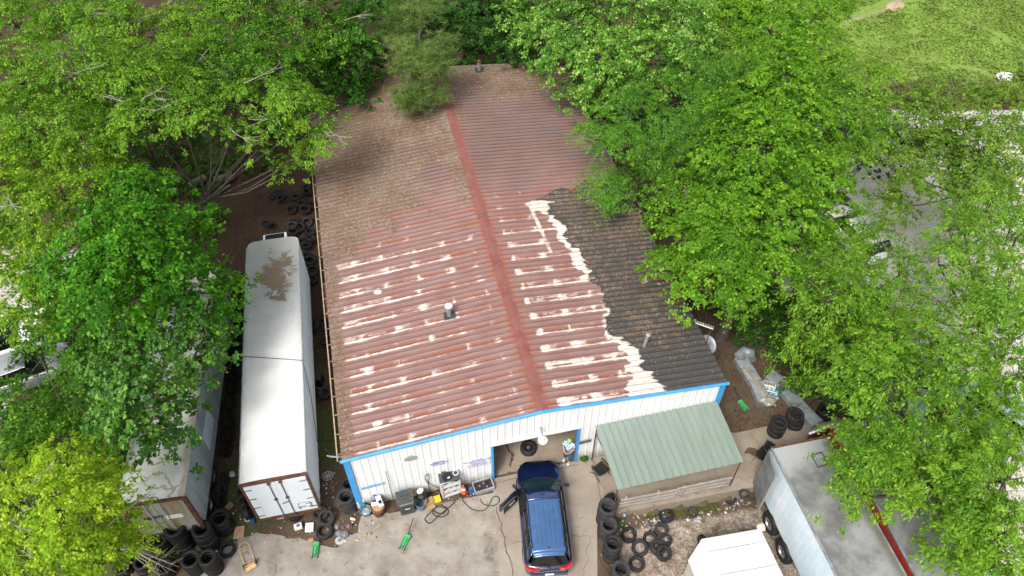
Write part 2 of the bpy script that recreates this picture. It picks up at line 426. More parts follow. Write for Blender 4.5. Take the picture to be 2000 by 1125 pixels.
# roof with painted / rusted / littered zones stored as masks
RU = W+.16
def build_roof():
    P = .305; prof = [(0, 0), (.03, 0), (.20, 0), (.222, .028), (.248, .028), (.268, 0), (.288, 0)]
    ys = []; hs_ = []
    k = 0
    while k*P < LEN+.3:
        for dy, dz in prof:
            y = k*P+dy-.12
            if -.1 < y < LEN+.2: ys.append(y); hs_.append(dz)
        k += 1
    ys = np.array(ys); hs_ = np.array(hs_)
    ys = np.concatenate([[-.10], ys, [LEN+.2]]); hs_ = np.concatenate([[0], hs_, [0]])
    xs = np.linspace(-.08, W+.08, 300); X, Y = np.meshgrid(xs, ys)
    H = np.repeat(hs_[:, None], len(xs), 1)
    Z = EAVE+(RIDGE-EAVE)*(1-np.abs(X-W/2)/(W/2))+H*np.clip((np.abs(X-W/2)-.2)/.1, 0, 1)
    d = np.abs(X-W/2)                                   # distance from the ridge
    n1 = fbm(X*.5, Y*.5, 31); n2 = fbm(X*1.7, Y*1.7, 32); n3 = fbm(X*6, Y*6, 33)
    left = X < W/2
    # white peeled bands: every third rib, streaks running down the slope, blots at the purlins
    ph = (Y-.22) % (3*P); ph = np.minimum(ph, 3*P-ph)
    core = np.exp(-(np.abs(ph-.14)/.042)**2); inner = np.exp(-(ph/.115)**4)
    kx = (d-.9+(n2-.5)*.5) % 1.42; kx = np.minimum(kx, 1.42-kx)
    band_id = np.round((Y-.22)/(3*P)); rnd = hash01(band_id.astype(int), left.astype(int), 5)
    blot = np.exp(-(kx/(.10+.16*n3))**2)*np.exp(-(ph/.19)**2)*sst(vnoise(np.floor((d-.9)/1.42)*7.1, band_id*3.3, 71), .15, .5)
    sk = fbm(X*.9, Y*9, 36); sk2 = fbm(X*2.2, Y*16, 38)
    white = core*(.34+.72*sk)+inner*np.where(left, .05, .22)+inner*sst(sk2+.25*n1, .52, .74)*(.34+.3*rnd)+blot*(.30+.5*n3)
    fr = sst(13.9+(n1-.5)*1.2-Y-np.where(left, (5.5-X).clip(0)*.5, 0), 0, .8)
    white *= fr*sst(d, .45, .8)*(1-.4*sst(Y, 8, 13))*np.where(left, np.clip(.62+.06*d, 0, 1.05), 1.0)*(.85+.25*rnd)
    edge = sst(d-7.3, 0, .4); white *= 1-edge
    # tar patch on the right with a white brushed border
    bx = np.interp(Y, [0, .6, 2.3, 3.3, 5., 6.3, 7.4, 8.6, 9.3, 10.2, 11.2, 12.4, 13.3, 14.3], [12.0, 12.1, 12.2, 11.7, 12.1, 12.0, 11.6, 11.7, 11.4, 11.5, 11.2, 10.5, 11.7, 14.2])
    bx = bx+(fbm(X*.3, Y*5, 41)-.5)*.9+(n2-.5)*.4
    tar = sst(X-bx, -.04, .04)*sst(12.75+(X-11)*.28-Y+(n2-.5)*.9, 0, .4)
    wb = np.interp(Y, [0, .5, 1.6, 2.6, 3.6, 4.6, 5.5, 6.4, 7.2, 8.0, 9.4, 10.4, 11.2, 12.2, 12.8], [.95, .8, .42, .45, .10, .22, .04, .08, .40, .42, .28, .4, .2, .8, 0])
    streak = fbm(X*.5, Y*11, 43)
    bord = sst(wb*(.75+.9*streak)-np.abs(X-bx+.15), -.30, .32)*sst(12.5-Y, 0, .4)
    bord = bord*np.where(X > bx, 1, sst(wb*.55*(.4+streak)-(bx-X), -.1, .15))
    strip = (np.exp(-((X-(10.55-(Y-9.5)*.05))/.13)**4)*((Y > 8.6) & (Y < 12))*.8*(.5+n2))
    hor = np.exp(-((Y-11.75)/.16)**4)*((X > 10.4) & (X < 11.4))*.9
    white = np.maximum(np.maximum(white*(1-tar), bord*1.3), np.maximum(strip, hor))
    tar = tar*(1-np.clip(bord, 0, 1))
    # needle litter: the back left, fading to the front; on the right a thin dusting
    ll = 1.22*sst(Y-(12.9-np.clip(d-3, 0, 5)*.75)+(n1-.5)*7+(n2-.5)*2, -1.2, 2.0)
    gap = sst(n1, .60, .68)*sst(d, 0, 1)*sst(21-Y, 0, 2)
    ll = ll*(1-.8*gap)
    ll = ll-.75*np.exp(-((X-6.3)/1.3)**2-((Y-15.3)/1.2)**2)-.6*np.exp(-((X-5.3)/1.6)**2-((Y-18.0)/.9)**2)-.5*np.exp(-((X-2.2)/1.5)**2-((Y-14)/.7)**2)
    lr = sst(Y-19+(n1-.5)*5, 0, 5)*.75+.30*sst(Y, 12, 15)
    ll = ll*(1-.15*sst(fbm(X*.35, Y*.35, 77), .45, .6)); litter = np.where(left, ll, lr*(1-.5*sst(d, 4, 8)))
    litter = np.maximum(litter, sst(d-7.35+n2*.3, 0, .4)*left*.75)
    litter = np.maximum(litter, .38*left*sst(Y-6+(n1-.5)*5, 0, 6)*sst(d, 3, 6))
    tl = tar*(.32+.22*sst(Y, 1.2, 3.8))*(.6+.8*n1)*(.65+.7*n3)
    litter = np.where(tar > .3, tl, litter)
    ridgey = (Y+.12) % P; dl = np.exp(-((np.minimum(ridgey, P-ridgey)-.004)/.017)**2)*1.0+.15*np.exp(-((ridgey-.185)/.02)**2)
    H1 = H > .01
    litter = litter*np.where(H1, .62, 1.0)-dl*.45*(litter < 1.25)
    cap = 1-sst(d, .25, .27)
    capl = sst(Y, 21.5, 23.5); litter = np.where(cap > .5, capl*.9, litter)
    rust = sst(fbm(X*.9, Y*3.0, 51), .4, .7)*.30+np.exp(-(ph/.12)**2)*.8
    rust = rust*np.where(Y > 13.5, .25, 1)+(np.exp(-((d-.3)/.10)**2)*n3*1.4)
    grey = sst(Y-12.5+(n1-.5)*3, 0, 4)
    Pm = lambda m: ('POINT', 'FLOAT', np.clip(m, 0, 1.4).ravel())
    t = NT('rusted_red_roof_paint')
    A = {k: t.attr(k) for k in ('white', 'tar', 'litter', 'rust', 'cap', 'grey', 'rib')}
    fine = t.noise(14, 6, .75); st = t.noise(1, 5, .65, vec=t.map((1.2, 16, 1)))
    red = t.mix(t.ramp(st, .3, .7), (.205, .105, .093), (.285, .165, .147))
    red = t.mix(t.ramp(t.noise(.8, 5), .4, .65, 0, .55), red, (.27, .18, .165))
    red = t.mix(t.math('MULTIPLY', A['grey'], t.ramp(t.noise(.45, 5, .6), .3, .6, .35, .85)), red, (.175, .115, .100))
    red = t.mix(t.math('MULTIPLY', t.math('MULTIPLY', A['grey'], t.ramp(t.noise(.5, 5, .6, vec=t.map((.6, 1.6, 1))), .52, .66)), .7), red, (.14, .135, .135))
    red = t.mix(t.ramp(t.math('MULTIPLY', A['rust'], t.math('ADD', fine, .35)), .35, .75, 0, .8), red, (.30, .105, .055))
    w = t.math('ADD', A['white'], t.math('MULTIPLY', t.math('SUBTRACT', t.noise(1, 7, .8, vec=t.map((5, 26, 1))), .5), 1.3))
    c = t.mix(t.ramp(A['tar'], .35, .6), red, t.mix(t.ramp(fine, .3, .7), (.032, .032, .033), (.085, .083, .080)))
    c = t.mix(t.ramp(A['cap'], .4, .6), c, t.mix(t.ramp(t.noise(1.5, 6, .65), .3, .7), (.21, .075, .062), (.27, .115, .098)))
    c = t.mix(t.ramp(w, .44, .80, 0, .95), c, t.mix(t.ramp(t.noise(1, 6, .8, vec=t.map((4, 22, 1))), .38, .62), (.56, .45, .37), (.82, .81, .79)))
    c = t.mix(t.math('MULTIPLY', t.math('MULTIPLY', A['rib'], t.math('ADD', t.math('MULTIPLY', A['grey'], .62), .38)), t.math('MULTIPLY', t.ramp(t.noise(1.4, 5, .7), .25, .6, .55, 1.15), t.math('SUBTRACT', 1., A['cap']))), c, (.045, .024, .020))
    rv = t.map((1, 1, 1), rot=(.5, .7, .9)); rv2 = t.map((1, 1, 1), rot=(1.1, .3, .45))
    lt = t.mix(t.ramp(t.noise(15, 6, .85, vec=rv), .34, .66), (.085, .045, .030), (.31, .205, .135))
    lt = t.mix(t.ramp(t.noise(.6, 4), .35, .65, 0, .75), lt, t.mix(t.ramp(t.noise(17, 6, .85, vec=rv2), .36, .64), (.15, .105, .08), (.37, .29, .225)))
    lf = t.math('ADD', A['litter'], t.math('MULTIPLY', t.math('SUBTRACT', t.noise(11, 7, .85, vec=rv2), .5), 2.0))
    lf = t.math('ADD', lf, t.math('MULTIPLY', t.math('SUBTRACT', t.noise(2.2, 5, .7), .5), .5))
    vc_ = t.n('ShaderNodeSeparateColor'); t.L(t.voro(12, 'Color', vec=rv), vc_.inputs[0])
    lt = t.mix(t.ramp(vc_.outputs[0], .1, .9, .0, .5), lt, (.075, .045, .032))
    lt = t.mix(t.ramp(vc_.outputs[1], .90, .96, 0, .5), lt, (.42, .32, .22))
    c = t.mix(t.ramp(lf, .40, .56, 0, .97), c, lt)
    sp = t.voro(5.5, 'Color'); s2 = t.n('ShaderNodeSeparateColor'); t.L(sp, s2.inputs[0])
    dd = t.voro(5.5, 'Distance'); fl = t.math('MULTIPLY', t.ramp(s2.outputs[0], .80, .84), t.ramp(dd, .11, .16, 1, 0))
    c = t.mix(t.math('MULTIPLY', fl, .8), c, (.42, .28, .17))
    t.color(c).set(Roughness=.62, Specular_IOR_Level=.4)
    t.bump(t.math('ADD', t.math('MULTIPLY', t.noise(40, 5, .8), A['litter']), t.math('MULTIPLY', w, .3)), .6, .03)
    V = np.stack([X, Y, Z], -1).reshape(-1, 3)
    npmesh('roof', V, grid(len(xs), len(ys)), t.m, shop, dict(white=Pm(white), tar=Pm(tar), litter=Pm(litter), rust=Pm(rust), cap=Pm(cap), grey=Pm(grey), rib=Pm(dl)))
    capm = mat('red_ridge_cap', (.235, .095, .078), .5, var=.15, scale=2, dirt=(.28, .10, .06))
build_roof()
def rake(x, z=0): return EAVE+(RIDGE-EAVE)*(1-abs(x-W/2)/(W/2))+z
mb = MB()
for a, b in ((-.14, W/2), (W/2, W+.14)):
    mb.tube([(a, -.10, rake(a, -.02)), (b, -.10, rake(b, -.02))], .07, 8)
mb.build('rake_trim', M['blue'], shop)
for x in (.0, W-.12):
    MB().box((x+.06, -.05, EAVE/2-.03), (.24, .06, EAVE-.08)).build('corner_trim', M['blue'], shop)
for x in (DX1-.03, DX2+.03):
    MB().box((x, .02, DH/2), (.08, .22, DH)).build('door_jamb', M['blue'], shop)
MB().box(((DX1+DX2)/2, .02, DH+.04), (DX2-DX1+.14, .2, .08)).build('door_header', M['white'], shop)
# gutter and its brackets along the left eave
mb = MB()
mb.box((-.24, 5.6, EAVE-.10), (.05, 11.2, .06)); mb.box((-.24, 17.9, EAVE-.10), (.05, 13.2, .06))
for k in range(26):
    mb.box((-.15, .3+k*.92, EAVE-.12), (.20, .03, .03))
mb.build('gutter', M['board'], shop)
mb = MB()
for k in range(4): MB().box((-.13, 8.5+k*4.1, EAVE-.14), (.06, 2.1, .05)).build('gutter_board', M['rust'], shop)
# stovepipe vents
def pipe(name, x, y, h, r, capm, lab, base=False, cap=1.7, tilt=0):
    z = rake(x)
    e = empty(name, bl(x, y, z), YAW, lab, 'roof vent'); e.rotation_euler = (0, tilt, YAW)
    MB().lathe([(r, -.05), (r, h)], 16).build('flue', M['galv'], e, True)
    MB().lathe([(r*1.05, h-.01), (r*cap, h+.03), (r*cap, h+.07), (.0, h+.13)], 16).build('cap', capm, e, True)
    if base: MB().box((0, 0, .03), (.5, .42, .07), (0, -math.atan((RIDGE-EAVE)/(W/2))*(1 if x < W/2 else -1), 0)).build('flashing', M['darkgrey'], e, bevel=.02)
    return e
def roof_px(u, v):
    z = 4.4
    for _ in range(5): p = at(u, v, z); a, b = inv(p.x, p.y); z = rake(a)
    return a, b
a, b = roof_px(878, 617); pipe('roof_vent', a, b, .62, .10, M['white'], 'grey vent pipe with white cap and black flashing on left roof slope', True)
a, b = roof_px(1258, 676); pipe('roof_vent', a, b, .72, .075, M['galv'], 'thin grey vent pipe standing on the black tarred roof patch', False, 1.6, .12)
a, b = roof_px(936, 138); pipe('roof_vent', a, b, .62, .12, M['rust'], 'grey vent pipe at the far end of the roof', True, 1.15)
a, b = roof_px(738, 571); o = MB().lathe([(0, .05), (.12, .05), (.17, .02), (.18, 0)], 9).build('foam_patch', M['white']); o.location = bl(a, b, rake(a)+.02); o.scale = (1.1, .75, 1)
tag(o, 'small white blob of sealant on the red left roof slope', 'sealant patch')
a, b = roof_px(1258, 551); o = MB().box((0, 0, .03), (.34, .2, .04), (.1, .1, .5)).build('flat_stone', M['board'], bevel=.015); o.location = bl(a, b, rake(a)+.03); tag(o, 'pale flat scrap lying on the black roof patch by the trees', 'scrap')
# lamp above the door
e = empty('wall_lamp', bl((DX1+DX2)/2+.15, -.12, DH+.42), YAW, 'round white yard lamp above the open garage door', 'lamp')
MB().tube([(0, .1, .25), (0, -.25, .28), (0, -.32, .2)], .035).build('arm', M['galv'], e)
MB().lathe([(0, .2), (.09, .2), (.1, .08), (.2, .0), (.2, -.06), (0, -.1)], 20, (0, -.36, 0)).build('lamp_shade', M['white'], e, True)
# ---------------------------------------------------------------- trees
def leafcloud(C, Nn, size, asp, jit, droop, rng):
    """one folded diamond leaf per row: centre C, outward direction Nn"""
    n = len(C); r = rng.normal(size=(n, 3))
    nor = np.array([0, 0, 1.])*.75+Nn*.55+r*jit
    nor /= np.linalg.norm(nor, axis=1)[:, None]
    t = Nn+rng.normal(size=(n, 3))*.6; t[:, 2] -= droop
    t -= nor*(t*nor).sum(1)[:, None]; t /= np.linalg.norm(t, axis=1)[:, None]+1e-9
    s = np.cross(nor, t); L = (size*(.6+.8*rng.random(n)**1.5))[:, None]
    w = L*asp*.5
    V = np.empty((n, 4, 3)); V[:, 0] = C-t*L*.5; V[:, 1] = C+s*w-t*L*.05-nor*w*.25; V[:, 2] = C+t*L*.5-nor*L*.12; V[:, 3] = C-s*w-t*L*.05-nor*w*.25
    return V.reshape(-1, 3)
def spray(n, rng):
    """unit clump: leaves spread through a flat ragged dome"""
    m = max(5, n//22); a = rng.random(m)*2*pi; r = np.sqrt(rng.random(m))*(1+.3*np.sin(a*3+rng.random()*6)+.2*np.sin(a*5+rng.random()*6))
    z = (1-r**2)*.5-rng.random(m)*.45; T0 = np.stack([r*np.cos(a), r*np.sin(a), z], 1)
    return T0[rng.integers(m, size=n)]+rng.normal(size=(n, 3))*np.array([.13, .13, .06])
def tree(name, label, base, blobs, pal, kind='leaf', leaf=.19, asp=.62, dens=1.25, cl=.62, flat=.8, trunk_r=.2, jit=.34, droop=.5, clump_leaves=75, group=None, seed=1, twigs=0, gap=.0, cat='tree', needle=False, low=.35):
    rng = np.random.default_rng(seed*101+7)
    base = Vector(base); root = empty(name, base, 0, label, cat, group)
    B = [(at(u, v, z), r) for (u, v, z, r) in blobs]
    cen = sum((b for b, _ in B), Vector())/len(B); zmin = min(b.z for b, _ in B)
    h = max(zmin-.6, base.z+1.)
    # trunk up to a fork below the blobs
    fork = Vector((base.x*.45+cen.x*.55, base.y*.45+cen.y*.55, base.z+(h-base.z)*.62))
    mid = base.lerp(fork, .5)+Vector((rng.normal()*.15, rng.normal()*.15, 0))
    MB().tube([base-Vector((0, 0, .3)), base+Vector((0, 0, .25)), mid, fork, fork.lerp(Vector((cen.x, cen.y, zmin)), .5)], [trunk_r*1.35, trunk_r, trunk_r*.8, trunk_r*.65, trunk_r*.3], 9).build('trunk', M['bark'], root, True).matrix_parent_inverse = Matrix.Translation(-base)
    LV = []; LC = []
    pal = np.array(pal)*np.array([.93, 1., 1.])*(1.28 if not needle else 1.5); leaf = leaf*.74; cl = cl*1.3; clump_leaves *= 1.12
    for bi, (c, r) in enumerate(B):
        r = r*(.88+.2*rng.random()); dc = (Vector((0, 0, CAM_H))-c).normalized()*(rng.normal()*.95 if r > .9 and len(B) > 6 else 0); c = c+dc
        carr = np.array(c); st = mid.lerp(fork, .1+.9*rng.random())
        k1 = st.lerp(c, .45)+Vector((0, 0, -.35+.2*rng.normal())); mb = MB(); br = trunk_r*.22+.012
        mb.tube([st, k1, c-Vector((0, 0, r*.25)), c+Vector((rng.normal()*.2, rng.normal()*.2, r*.45))], [br*1.3, br, br*.6, br*.2], 6)
        nc = max(5, int(dens*3.6*r*r/(cl*cl)))
        d = rng.normal(size=(nc, 3)); d[:, 2] = np.abs(d[:, 2])*np.where(rng.random(nc) < low, -.6, 1.)
        d /= np.linalg.norm(d, axis=1)[:, None]
        rad = r*(.55+.58*rng.random(nc)); inner = rng.random(nc) < .15; rad = np.where(inner, rad*.55, rad)
        if gap > 0:
            q = carr+d*rad[:, None]; keep = vnoise(q[:, 0]*.8+seed, q[:, 1]*.8, seed) > gap; d = d[keep]; rad = rad[keep]; nc = len(d)
        P = carr+d*rad[:, None]*np.array([1, 1, flat])
        for k in range(nc):
            cs = cl*(.6+.75*rng.random()); n = max(8, int(clump_leaves*(cs/.62)**2*(.14/leaf)**2*1.55))
            out = d[k]*np.array([1, 1, .3])
            if needle:
                nt = max(3, n//26); tc = P[k]+rng.normal(size=(nt, 3))*cs*np.array([.55, .55, .3]); dirs = rng.normal(size=(nt*26, 3)); dirs[:, 2] = dirs[:, 2]*.6+.35
                dirs /= np.linalg.norm(dirs, axis=1)[:, None]; c0 = np.repeat(tc, 26, 0); Ln = .20+.12*rng.random(nt*26)[:, None]
                sd_ = np.cross(dirs, rng.normal(size=dirs.shape)); sd_ /= np.linalg.norm(sd_, axis=1)[:, None]; sd_ *= .009
                V = np.empty((nt*26, 4, 3)); V[:, 0] = c0-sd_; V[:, 1] = c0+sd_; V[:, 2] = c0+dirs*Ln+sd_*.5-np.array([0, 0, .03]); V[:, 3] = c0+dirs*Ln-sd_*.5-np.array([0, 0, .03])
                V = V.reshape(-1, 3); n = nt*26
            else:
                s = spray(n, rng)*cs; s[:, 2] *= .9
                tilt = out*.55; s[:, 2] -= (s[:, 0]*tilt[0]+s[:, 1]*tilt[1])
                Cn = P[k]+s; on = s/ (np.linalg.norm(s, axis=1)[:, None]+1e-6)*.8+out*.6
                V = leafcloud(Cn, on, np.full(n, leaf), asp, jit, droop, rng)
            LV.append(V)
            w = np.clip(rng.normal(.55, .28), 0, 1.15); base_c = pal[0]*(1-w)+pal[1]*w
            f = rng.random((n, 1)); col = base_c*(.82+.36*f)
            tip = (rng.random(n) < .10+.22*w)[:, None]; col = np.where(tip, pal[2]*(.8+.4*f), col)
            LC.append(np.concatenate([col, np.ones((n, 1))], 1))
            if k % 4 == 0:
                p = Vector(P[k]); m_ = c.lerp(p, .5)+Vector((0, 0, -.1)); mb.tube([c-Vector((0, 0, r*.2)), m_, p], [.035, .022, .008], 4, False)
        mb.build('branch', M['bark'], root, True).matrix_parent_inverse = Matrix.Translation(-base)
    V = np.concatenate(LV); Cc = np.concatenate(LC); F = np.arange(len(V)).reshape(-1, 4)
    o = npmesh('crown', V-np.array(base), F, M[kind], root, dict(col=('FACE', 'FLOAT_COLOR', Cc)))
    if twigs:
        for k in range(twigs):
            c, r = B[int(rng.integers(len(B)))]; a = rng.random()*2*pi; mb = MB()
            p0 = c+Vector((cos(a)*r*.3, sin(a)*r*.3, r*.55)); dr = Vector((cos(a+rng.normal()*.5), sin(a+rng.normal()*.5), .12)); L = .9+rng.random()*1.3
            pts = [p0]; 
            for j in range(4): pts.append(pts[-1]+dr*L/4+Vector((rng.normal(), rng.normal(), rng.normal()))*.07)
            mb.tube(pts, [.024, .02, .016, .011, .005], 5)
            for j in range(5):
                q = pts[1+int(rng.integers(3))]; s2 = (dr+Vector((rng.normal(), rng.normal(), .3*rng.normal()))*.8).normalized()
                mb.tube([q, q+s2*L*.25, q+s2*L*.45+Vector((0, 0, .05))], [.012, .009, .004], 4)
            mb.build('dead_twig', M['twig'], root).matrix_parent_inverse = Matrix.Translation(-base)
    return len(F)
# ---------------------------------------------------------------- awning, rail fence, shed furniture
def text(s, size, m, parent, loc, rot, name='lettering', ext=.002, align='CENTER', bold=0, sx=1):
    cu = bpy.data.curves.new(name, 'FONT'); cu.body = s; cu.size = size; cu.extrude = ext; cu.align_x = align; cu.align_y = 'CENTER'; cu.offset = bold
    o = bpy.data.objects.new(name, cu); COL.objects.link(o); bpy.context.view_layer.update()
    me = bpy.data.meshes.new_from_object(o.evaluated_get(bpy.context.evaluated_depsgraph_get())); bpy.data.objects.remove(o)
    me.materials.clear(); me.materials.append(m)
    q = link(bpy.data.objects.new(name, me), parent); q.location = loc; q.rotation_euler = rot; q.scale = (sx, 1, 1); return q
def wallpx(u, v, out=.06):
    """point on the front wall (in the building's frame) seen at a pixel"""
    x = (u-1000)/FPX; y = -(v-562.5)/FPX
    d = Vector((x, cos(PITCH)+y*sin(PITCH), -sin(PITCH)+y*cos(PITCH))); o = Vector((0, 0, CAM_H))
    n = Vector((sy_, -cy_, 0)); p0 = Vector((BX, BY, 0))+n*out
    t = (p0-o).dot(n)/d.dot(n); p = o+d*t; a, b = inv(p.x, p.y); return a, p.z
gm = NT('green_awning_sheet'); gcol = gm.mix(gm.ramp(gm.noise(1, 5, .6, vec=gm.map((3.3, .5, 1))), .3, .7), (.195, .245, .212), (.232, .288, .252))
gm.color(gm.mix(gm.ramp(gm.noise(.9, 4, .5), .45, .75, 0, .45), gcol, (.19, .25, .20))).set(Roughness=.5)
aw = empty('awning', bl(10.25, -.06, 0), YAW, 'green ribbed metal awning on thin posts right of the garage door', 'awning')
AWW, Z1, Z0, AD = 5.45, 2.72, 2.2, 2.72
mb = MB(); xs = []; k = 0
while k*.305 < AWW:
    for dx, dz in ((0, 0), (.235, 0), (.25, .055), (.275, .055), (.29, 0)):
        if k*.305+dx <= AWW: xs.append((k*.305+dx, dz))
    k += 1
xs.append((AWW, 0)); skew = .12
for (a, za), (b, zb) in zip(xs, xs[1:]):
    mb.quad((a+skew, -AD, Z0+za), (b+skew, -AD, Z0+zb), (b, 0, Z1+zb), (a, 0, Z1+za))
o = mb.build('awning_roof', gm.m, aw); md = o.modifiers.new('s', 'SOLIDIFY'); md.thickness = .012
mb = MB()
for t_ in (0, 1): mb.tube([(.03+t_*(AWW-.06), -.02, Z1-.05), (.03+skew+t_*(AWW-.06), -AD+.02, Z0-.05)], .03, 6)
mb.tube([(.03, -.08, Z1-.07), (AWW-.03, -.08, Z1-.07)], .03, 6); mb.tube([(.1, -AD+.06, Z0-.06), (AWW+.08, -AD+.06, Z0-.06)], .03, 6)
mb.tube([(.04, -.1, Z1-.5), (.06, -.9, Z1-.26)], .02, 6)
mb.build('awning_frame', M['rust'], aw)
for x, y, zt in ((.03, -.1, Z1-.06), (skew+.05, -AD+.08, Z0-.05), (AWW+.06, -AD+.08, Z0-.05), (AWW-.05, -.1, Z1-.06)):
    MB().tube([(x, y, .0), (x, y, zt)], .028, 8).build('post', M['rust'], aw)
# rail fence along the dock edge
L_ = (PE1-PE0).length
fe = empty('rail_fence', PE0-PN*.06+Vector((0, 0, .016)), math.atan2(PD.y, PD.x), 'weathered grey wooden rail fence along the dock edge under the awning', 'fence')
FL = 4.9
for k, z in enumerate((.40, .66, .95)):
    mb = MB()
    for a, b, dz in ((0, FL*.52, .0), (FL*.5, FL, .03)): mb.box(((a+b)/2+.05*k, .03+.045*(a > 0), z+dz), (b-a, .075, .07), (0, radians(-.5-.7*k if a else .3), 0))
    mb.build('rail', M['wood'], fe)
for x in (.35, 1.75, 2.9, 3.6, FL-.1): MB().box((x, .1, .5), (.09, .09, 1.02)).build('post', M['wood'], fe)
for x in (.5, 1.65): MB().box((x, -.02, -.25), (.07, .05, .5)).build('brace_board', M['wood'], fe)
# folding chairs
def chair(loc, rz, lab):
    e = empty('camp_chair', loc, rz, lab, 'chair', 'black folding chairs on the dock')
    bm_ = MB()
    n = 7
    for i in range(n-1):
        for j in range(n-1):
            f = lambda i, j: (-.27+.54*i/(n-1), -.25+.5*j/(n-1), .43-.05*sin(pi*i/(n-1)))
            bm_.quad(f(i, j), f(i+1, j), f(i+1, j+1), f(i, j+1))
    o = bm_.build('seat', M['black'], e, True); o.modifiers.new('s', 'SOLIDIFY').thickness = .015
    bm_ = MB()
    for i in range(n-1):
        for j in range(n-1):
            f = lambda i, j: (-.27+.54*i/(n-1), .25+.16*j/(n-1)+.05*sin(pi*i/(n-1)), .43+.5*j/(n-1))
            bm_.quad(f(i, j), f(i+1, j), f(i+1, j+1), f(i, j+1))
    o = bm_.build('backrest', M['black'], e, True); o.modifiers.new('s', 'SOLIDIFY').thickness = .015
    for sx in (-1, 1):
        MB().tube([(sx*.3, -.32, 0), (sx*.28, .28, .5), (sx*.28, .42, .95)], .014, 6).build('leg', M['cable'], e)
        MB().tube([(sx*.3, .36, 0), (sx*.29, -.24, .44), (sx*.29, -.27, .62), (sx*.29, .2, .64)], .014, 6).build('leg', M['cable'], e)
        MB().box((sx*.29, -.03, .655), (.055, .44, .02)).build('armrest', M['black'], e, bevel=.008)
    return e
p = at(1172, 918, .3); chair((p.x, p.y, .016), YAW+radians(-155), 'black folding chair under the left end of the green awning')
p = at(1492, 893, .3); chair((p.x, p.y, .016), YAW+radians(-60), 'black folding chair half hidden behind the grey door of the right trailer')
# wall signs and marks
a0, z0 = wallpx(857, 904); sg = empty('wall_sign', bl(a0, -.062, z0), YAW, 'small white sign with blue lettering above the grey shelf', 'sign')
MB().box((0, 0, 0), (.70, .02, .40)).build('sign_board', M['white'], sg)
for i, s in enumerate(('OFFICIAL', 'INSPECTION', 'STATION')): text(s, .125, M['bluep'], sg, (0, -.013, .11-.115*i), (pi/2, 0, 0), bold=.004, sx=1.0)
a0, z0 = wallpx(933, 903); sg = empty('wall_sign', bl(a0, -.062, z0), YAW, 'wide white sign with two blocks of blue lettering beside the garage door', 'sign')
MB().box((0, 0, 0), (1.02, .02, .66)).build('sign_board', M['white'], sg)
for i, (s, z) in enumerate((('State Inspection', .07), ('MON - FRIDAY: 10 00 AM TO 6 00 PM', .075), ('No Appointment Needed', .06), ('Last Inspection At 5 30', .055), ('SAT: 10 00 AM TO 4 00 PM', .075), ('Closed Sunday - Cash Only', .06))):
    text(s, z*1.15, M['bluep'], sg, (0, -.013, .25-.10*i), (pi/2, 0, 0), bold=.003, sx=.98 if z < .07 else .85)
a0, z0 = wallpx(1141, 862); sg = empty('wall_sign', bl(a0+.03, -.1, z0), YAW, 'narrow dark sign on the wall beside the person in the doorway', 'sign')
sg.rotation_euler = (0, radians(-6), YAW)
MB().box((0, 0, 0), (.52, .03, .17)).build('sign_board', M['darkgrey'], sg)
for s, z in (('NO SMOKING', .035), ('EMPLOYEES ONLY', -.04)): text(s, .075, M['galv'], sg, (0, -.018, z), (pi/2, 0, 0), sx=.8)
# house number tiles: a row of light blue squares
a0, z0 = wallpx(729, 950)
mb = MB(); tl = empty('painted_tiles', bl(a0, -.05, z0), YAW, 'row of light blue painted squares low on the wall by the left corner', 'wall decal')
for k in range(6):
    MB().box((-.42+.165*k, -.003, .015*k-.03), (.14, .012, .15), (0, radians(-4), 0)).build('tile', mat('light_blue_tile', (.12, .42, .78), .6, dirt=(.45, .42, .38), scale=9) if k == 0 else bpy.data.materials['light_blue_tile'], tl)
a0, z0 = wallpx(802, 896); o = MB().prism([(-.26, -.1), (-.2, .13), (.1, .16), (.24, .08), (.25, -.12), (0, -.17)], -.01, .01).build('paint_patch', mat('grey_patch', (.33, .33, .33), .7)); o.location = bl(a0, -.055, z0); o.rotation_euler = (pi/2, 0, YAW)
tag(o, 'grey rectangular paint patch high on the white front wall', 'paint patch')
# rod and hose leaning on the wall
pa, pb = wallpx(753, 920), wallpx(768, 968); o = MB().tube([bl(pa[0], -.08, pa[1]), bl(pb[0], -.35, .1)], .014, 6).build('metal_rod', M['cable']); tag(o, 'thin dark rod leaning on the white wall left of the trash cart', 'rod')
pa = wallpx(832, 918); mb = MB(); x0 = pa[0]
pts = [bl(x0+.02, -.08, .2), bl(x0-.02, -.08, .9), bl(x0-.10, -.09, 1.35), bl(x0-.07, -.1, 1.7), bl(x0+.06, -.1, 1.72), bl(x0+.09, -.1, 1.45), bl(x0+.0, -.1, 1.0), bl(x0+.25, -.1, .55), bl(x0+.42, -.1, .35), bl(x0+.35, -.1, .15), bl(x0+.15, -.12, .2)]
o = mb.tube(pts, .018, 6).build('wall_hose', M['cable'], smooth=True); tag(o, 'black air hose looped on a hook on the white wall', 'hose')

